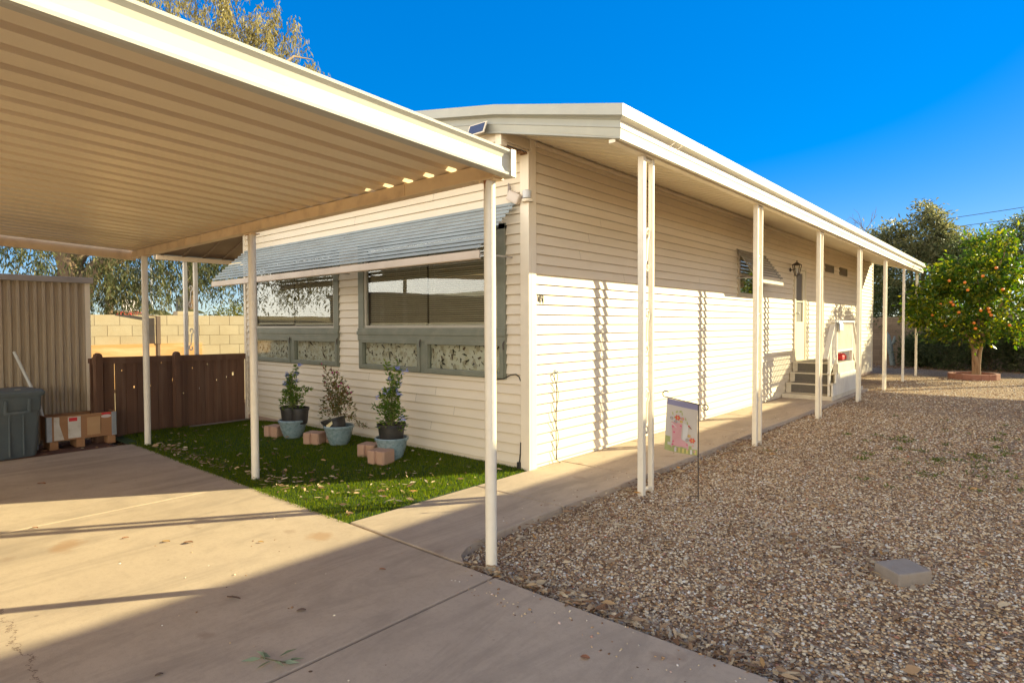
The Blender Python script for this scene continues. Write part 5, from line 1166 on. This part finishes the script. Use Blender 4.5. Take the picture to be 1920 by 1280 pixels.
# eucalyptus on the left, beyond the block wall
E0 = Vector((-14.6, -.6, -.1))
t = thing('eucalyptus_tree', 'big eucalyptus with drooping leaves behind the carport and shed', 'tree', E0); mb = MB()
mb.tube([(0, 0, -.2), (.05, .0, 1.5), (.15, .1, 3.0), (-.1, -.2, 4.8), (-.6, -.6, 8.0)], [.36, .31, .27, .24, .16], 14)
mb.tube([(.13, .1, 2.3), (.5, .6, 3.1), (.9, 1.3, 3.55), (1.3, 2.3, 3.85), (1.8, 3.6, 4.6), (2.0, 5, 6.4)], [.21, .19, .17, .15, .12, .07], 12)
mb.tube([(.1, .1, 3.0), (.9, .7, 4.6), (1.6, 2.6, 7.0), (1.8, 4.2, 9.2)], [.2, .17, .13, .06], 10); mb.tube([(1.7, 3.2, 7.9), (1.7, 4.6, 8.8), (1.6, 5.4, 9.6), (1.6, 6.0, 9.7)], [.08, .06, .035, .012], 7)
mb.tube([(.0, .05, 1.9), (.35, .35, 2.3), (.6, .6, 3.1), (.5, .9, 3.9)], [.13, .12, .1, .06], 9); mb.build('trunk', eucbark, t, smooth=60)
def strands(n, fx, fy, fz, length, per):
    P, D = [], []
    for _ in range(n):
        x, y, z = fx(), fy(), fz(); l = random.uniform(.4, 1) * length; dx, dy = random.gauss(0, .12), random.gauss(0, .12)
        for k in range(int(per * l / length)):
            s = random.random(); P.append((x + dx * s + G_(0, .06), y + dy * s + G_(0, .06), z - l * s)); D.append((G_(0, .45), G_(0, .45), -1))
    return np.array(P), np.array(D)
def low(u0, u1, z0, z1, n): return strands(n, lambda: U_(-.9, 1.6), lambda: U_(u0, u1), lambda: U_(z0, z1), 1.3, 34)
A_ = [low(-6, -.2, 2.9, 5.4, 620), low(.0, 3.6, 2.9, 5.0, 480), low(3.3, 6.8, 3.2, 5.6, 420), low(.2, 1.9, 2.4, 3.4, 120), low(4.4, 7.5, 2.7, 4.4, 300)]
P = np.concatenate([a[0] for a in A_]); D = np.concatenate([a[1] for a in A_]); n = len(P)
leaves('lower_foliage', P, D, RNG.uniform(.1, .2, n), RNG.uniform(.022, .038, n), eucleaf, t, .15)
def crown_pt():
    while True:
        y = U_(-1.0, 7.0) if random.random() < .6 else U_(3.6, 6.9); z = U_(8.2, 13.4)
        lim = 13.4 if y < 4.1 else (10.5 if y < 4.4 else (11.3 - .75 * abs(y - 5.05) if y < 5.9 else 10.55 - (y - 5.9) * 1.25))
        if z < lim + .25 * math.sin(y * 9): return y, z
A_ = []
for _ in range(1000):
    y, z = crown_pt(); A_.append(strands(1, lambda: U_(-.9, 1.4), lambda: y, lambda: z + .15, 1.0, 44))
P = np.concatenate([a[0] for a in A_]); D = np.concatenate([a[1] for a in A_]); n = len(P)
leaves('crown', P, D, RNG.uniform(.11, .21, n), RNG.uniform(.026, .044, n), eucsun, t, .15)

# palms, shrubs and street things beyond the left wall
def frond_palm(label, x, y, h, r, nf, fl, thick=True):
    t = thing('palm_tree', label, 'palm', (x, y, -.1), 0, 'palms beyond the left wall'); mb = MB()
    mb.tube([(0, 0, 0), (.03, 0, h * .5), (0, .03, h)], [r * 1.15, r, r * .9], 10); mb.build('trunk', barkm, t, smooth=60)
    P, D = [], []
    for k in range(nf):
        a = U_(0, 6.28); e = U_(-.5, 1.2)
        for j in range(26):
            s = j / 26; c = Vector((math.cos(a) * s * fl, math.sin(a) * s * fl, h + fl * s * math.sin(e) - .7 * fl * s * s))
            for sg in (-1, 1): P.append(c); D.append((math.cos(a + sg * .9), math.sin(a + sg * .9), -.5))
    leaves('crown', np.array(P), np.array(D), fl * .32, .03, eucleaf, t, .1)
frond_palm('tall palm with brown trunk between the left porch tubes', -24.5, 6.15, 8.5, .16, 40, 1.8)
frond_palm('slim dark palm trunk behind the wall, left of the far carport post', -22.5, 2.5, 7.5, .13, 36, 1.7)
frond_palm('short fan palm just above the block wall', -19.5, 3.6, 1.9, .2, 26, 1.0)
t = thing('shrub', 'yellow-green bush rising above the block wall beside the house', 'shrub', (-13.6, 3.6, -.1)); P, O = clumps([((0, 0, 1.35), (.8, 1.35, .85), 1)], 260, 26, .14, .2); ln = RNG.uniform(.05, .1, len(P)); leaves('foliage', P, O, ln, ln * .4, leafmat('bush_leaf', (.10, .12, .02), (.19, .18, .035), (.28, .24, .06), .4), t)
mb = MB()
for k in range(5): mb.tube([(U_(-.2, .2), U_(-.2, .2), 0), (U_(-.6, .6), U_(-1, 1), 1.4)], [.05, .02], 6)
mb.build('stem', barkm, t)
t = thing('traffic_light', 'distant traffic light on a thin pole above the wall', 'traffic light', (-60, 16.2, -.1)); mb = MB(); mb.tube([(0, 0, 0), (0, 0, 7.5)], .1, 8); mb.tube([(0, 0, 7), (-.2, -5, 7.3)], .06, 6); mb.build('pole', steel, t); mb = MB(); mb.bbox((-.2, 2.2, 3.0), (.2, 2.75, 4.6), .05); mb.tube([(0, 2.5, 0), (0, 2.5, 3.1)], .09, 8); mb.build('signal_head', pm('signal_black', (.02, .02, .02), rough=.6), t)
t = thing('roadside_sign', 'red and white sign panel beyond the wall behind the carport', 'sign', (-30, 5.3, -.1)); mb = MB(); mb.tube([(0, -.5, 0), (0, -.5, 2)], .05, 8); mb.tube([(0, .5, 0), (0, .5, 2)], .05, 8); mb.build('post', steel, t); mb = MB(); mb.bbox((-.05, -.7, 1.3), (.05, .7, 2.0), .02); mb.bbox((-.05, -.2, 2.32), (.05, .5, 2.9), .02); mb.build('white_panel', pm('sign_white', (.7, .62, .58), rough=.6), t); mb = MB(); mb.bbox((-.05, -.5, 2.0), (.06, .6, 2.32), .02); mb.build('red_panel', redp, t)
# far house roofs / low vehicles beyond the wall
t = thing('parked_van', 'white van with red stripe parked far beyond the wall', 'van', (-34, 4.6, -.1)); mb = MB(); mb.bbox((-1, -2.4, .4), (1, 2.2, 2.1), .25); mb.build('body', pm('van_white', (.7, .7, .7), rough=.4, coat=.5), t)
mb = MB(); mb.bbox((1.0, -1.6, 1.82), (1.02, .3, 2.02), .004); mb.build('stripe', redp, t)
for yy in (-1.5, 1.4): 
    mb = MB(); mb.lathe([(0, -.1), (.33, -.1), (.35, 0), (.33, .1), (0, .1)], 18, (0, 0, 0), Matrix.Translation((.95, yy, .36)) @ Matrix.Rotation(R(90), 4, 'Y')); mb.build('wheel', tyre, t)

# power lines and their poles (poles stand outside the frame)
def wire(y0, z0, x1, y1, z1, lab):
    mb = MB(); a = Vector((-14, y0, z0)); b_ = Vector((x1, y1, z1)); pts_ = [a.lerp(b_, s) - Vector((0, 0, 4 * .55 * s * (1 - s))) for s in np.linspace(0, 1, 24)]
    mb.tube(pts_, .018, 5); tag(mb.build('power_line', blackm), lab, 'power line', 'power lines over the back trees')
wire(46, 8.1, 24, 42, 10.4, 'topmost power line in the sky at the right')
wire(46, 7.6, 24, 42, 9.6, 'middle power line in the sky at the right')
wire(46, 6.6, 24, 42, 8.4, 'lowest power line in the sky at the right')
for x, y, lab in ((24, 42, 'wooden utility pole out to the right of the yard'), (-14, 46, 'wooden utility pole behind the far house roof')):
    mb = MB(); mb.tube([(x, y, -.1), (x, y, 11.5)], [.17, .11], 10); mb.beam((x, y - .9, 10.4), (x, y + .9, 10.4), .1, .1); tag(mb.build('utility_pole', barkm), lab, 'utility pole')

# ------------------------------------------------------------------ unseen shade caster, neighbours that reflect
nh = thing('shade_shelter', 'unseen roof on posts, placed to shade the gravel and left open for fill light', 'shelter', (0, 0, 0))  # unseen; placed to cast the gravel shade, open below so sky fill gets in
mb = MB(); mb.bbox((6.0, -9.4, 4.05), (14.5, 18.6, 4.19), .02); mb.build('roof', roofm, nh)
for x in (6.3, 14.2):
    for y in (-9, -2, 5, 12, 18.2):
        mb = MB(); mb.bbox((x - .07, y - .07, -.1), (x + .07, y + .07, 4.06), .01); mb.build('post', whitep, nh)
n2 = thing('neighbour_house', 'beige mobile home across the drive reflected in the front windows', 'house', (0, 0, 0))
mb = MB(); lap(mb, 'x', -22, 1.5, 0, 3.0, [], -19, 1); mb.box((-22, -25, -.1), (1.5, -19.01, 3)); mb.build('wall', housepaint, n2)
mb = MB(); mb.bbox((-23, -26, 3.0), (2.5, -18.2, 3.25), .02); mb.build('roof', roofm, n2)
for x in (-12, -6.5):
    mb = MB(); mb.bbox((x, -19.05, 1), (x + 2.5, -18.95, 2.3), .01); w_ = mb.build('window', green, n2); mb = MB(); mb.box((x + .1, -18.95, 1.1), (x + 2.4, -18.94, 2.2)); mb.build('pane', solarm, w_)
car = thing('parked_car', 'dark family car parked on the drive behind the camera', 'car', (-6.2, -11.2, 0), R(8)); mb = MB()
bodyp = [(-2.3, .35), (-2.35, .8), (-2.2, .98), (-1.3, 1.05), (-.55, 1.6), (.95, 1.65), (1.75, 1.15), (2.2, 1.0), (2.3, .7), (2.25, .35)]
mb.prism(bodyp, lambda p: (p[0], -.85, p[1]), lambda p: (p[0], .85, p[1])); mb.build('body', carpaint, car)
for x in (-1.45, 1.4):
    for y in (-.8, .8):
        mb = MB(); mb.lathe([(0, -.1), (.3, -.1), (.34, -.06), (.34, .06), (.3, .1), (0, .1)], 18, (0, 0, 0), Matrix.Translation((x, y, .34)) @ Matrix.Rotation(R(90), 4, 'X')); mb.build('wheel', tyre, car)
for sg in (-1, 1):
    mb = MB(); mb.prism([(-1.1, 1.08), (-.5, 1.55), (.9, 1.58), (1.5, 1.14)], lambda p: (p[0], sg * .852, p[1]), lambda p: (p[0], sg * .858, p[1])); mb.build('window', solarm, car)
tree('green_tree', 'round tree standing across the drive behind the camera', (-9, -26, 0), .2, (0, 0, 2), [((0, 0, 4.2), (2.6, 2.6, 2), 1)], 200, 26, .35, .25, .4, oleleaf, barkm, [((1, 0, 4), .05), ((-1, 0, 4), .05)], .1)

# ------------------------------------------------------------------ light, sky, camera
TOSUN = Vector((1, 1.42, .745)).normalized()
sun = bpy.data.lights.new('sun', 'SUN'); sun.energy = 4.75; sun.angle = R(.5); sun.color = (1, .92, .58)
so = bpy.data.objects.new('sun', sun); C.objects.link(so); so.rotation_euler = TOSUN.to_track_quat('Z', 'Y').to_euler()
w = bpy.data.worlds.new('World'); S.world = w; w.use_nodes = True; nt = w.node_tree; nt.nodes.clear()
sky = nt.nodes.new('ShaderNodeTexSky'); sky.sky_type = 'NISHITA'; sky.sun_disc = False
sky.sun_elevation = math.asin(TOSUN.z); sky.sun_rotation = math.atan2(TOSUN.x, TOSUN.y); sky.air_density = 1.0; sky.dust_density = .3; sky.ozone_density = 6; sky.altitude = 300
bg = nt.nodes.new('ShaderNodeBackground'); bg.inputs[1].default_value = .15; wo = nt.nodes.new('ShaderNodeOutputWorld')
# sky regraded: deep blue north-west, bright haze added in the south to fill shade
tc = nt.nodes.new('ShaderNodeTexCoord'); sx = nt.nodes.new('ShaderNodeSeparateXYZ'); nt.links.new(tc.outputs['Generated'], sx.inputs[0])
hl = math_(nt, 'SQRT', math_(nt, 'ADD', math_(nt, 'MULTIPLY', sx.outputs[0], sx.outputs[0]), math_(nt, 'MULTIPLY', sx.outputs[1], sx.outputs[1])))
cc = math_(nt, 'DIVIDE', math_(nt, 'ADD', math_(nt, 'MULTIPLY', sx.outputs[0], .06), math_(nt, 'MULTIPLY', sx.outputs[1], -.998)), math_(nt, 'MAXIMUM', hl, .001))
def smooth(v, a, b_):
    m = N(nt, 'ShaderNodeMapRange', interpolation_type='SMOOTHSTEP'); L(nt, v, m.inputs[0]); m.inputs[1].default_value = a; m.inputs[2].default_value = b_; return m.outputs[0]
fill_mask = math_(nt, 'MULTIPLY', smooth(cc, -.08, .65), math_(nt, 'SUBTRACT', 1, math_(nt, 'MULTIPLY', smooth(sx.outputs[2], .1, .65), .74)))
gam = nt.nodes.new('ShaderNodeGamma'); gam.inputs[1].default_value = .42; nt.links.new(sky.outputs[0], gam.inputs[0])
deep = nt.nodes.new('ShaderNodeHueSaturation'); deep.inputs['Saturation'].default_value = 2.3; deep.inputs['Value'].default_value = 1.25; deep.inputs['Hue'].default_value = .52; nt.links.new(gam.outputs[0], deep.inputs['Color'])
fill_haze = nt.nodes.new('ShaderNodeHueSaturation'); fill_haze.inputs['Saturation'].default_value = .22; fill_haze.inputs['Value'].default_value = 6.2; nt.links.new(gam.outputs[0], fill_haze.inputs['Color'])
nt.links.new(mix(nt, fill_mask, deep.outputs[0], mix(nt, 1.0, fill_haze.outputs[0], (1.08, 1.0, .86), 'MULTIPLY')), bg.inputs[0]); nt.links.new(bg.outputs[0], wo.inputs[0])
S.view_settings.view_transform = 'Standard'; S.view_settings.look = 'None'; S.view_settings.exposure = 1.37; S.view_settings.gamma = 1

cam = bpy.data.cameras.new('camera'); co_ = bpy.data.objects.new('camera', cam); C.objects.link(co_)
cam.sensor_width = 36; cam.lens = 1128.9 / 1920 * 36; cam.clip_end = 2000; cam.clip_start = .05
p_, r_, th = .026513, -.0041, .716565
M0 = Matrix(((1, 0, 0), (0, -math.sin(p_), -math.cos(p_)), (0, math.cos(p_), -math.sin(p_))))
Rr = Matrix(((math.cos(r_), -math.sin(r_), 0), (math.sin(r_), math.cos(r_), 0), (0, 0, 1)))
Wm = Matrix(((math.cos(th), -math.sin(th), 0), (math.sin(th), math.cos(th), 0), (0, 0, 1)))
Mc = (Rr @ M0) @ Wm.transposed()
rx, ry, rf = Mc[0], Mc[1], Mc[2]
co_.matrix_world = Matrix(((rx[0], -ry[0], -rf[0], 3.829), (rx[1], -ry[1], -rf[1], -4.658), (rx[2], -ry[2], -rf[2], 1.45), (0, 0, 0, 1)))
S.camera = co_
S.cycles.max_bounces = 6; S.cycles.transparent_max_bounces = 12; S.cycles.sample_clamp_indirect = 6
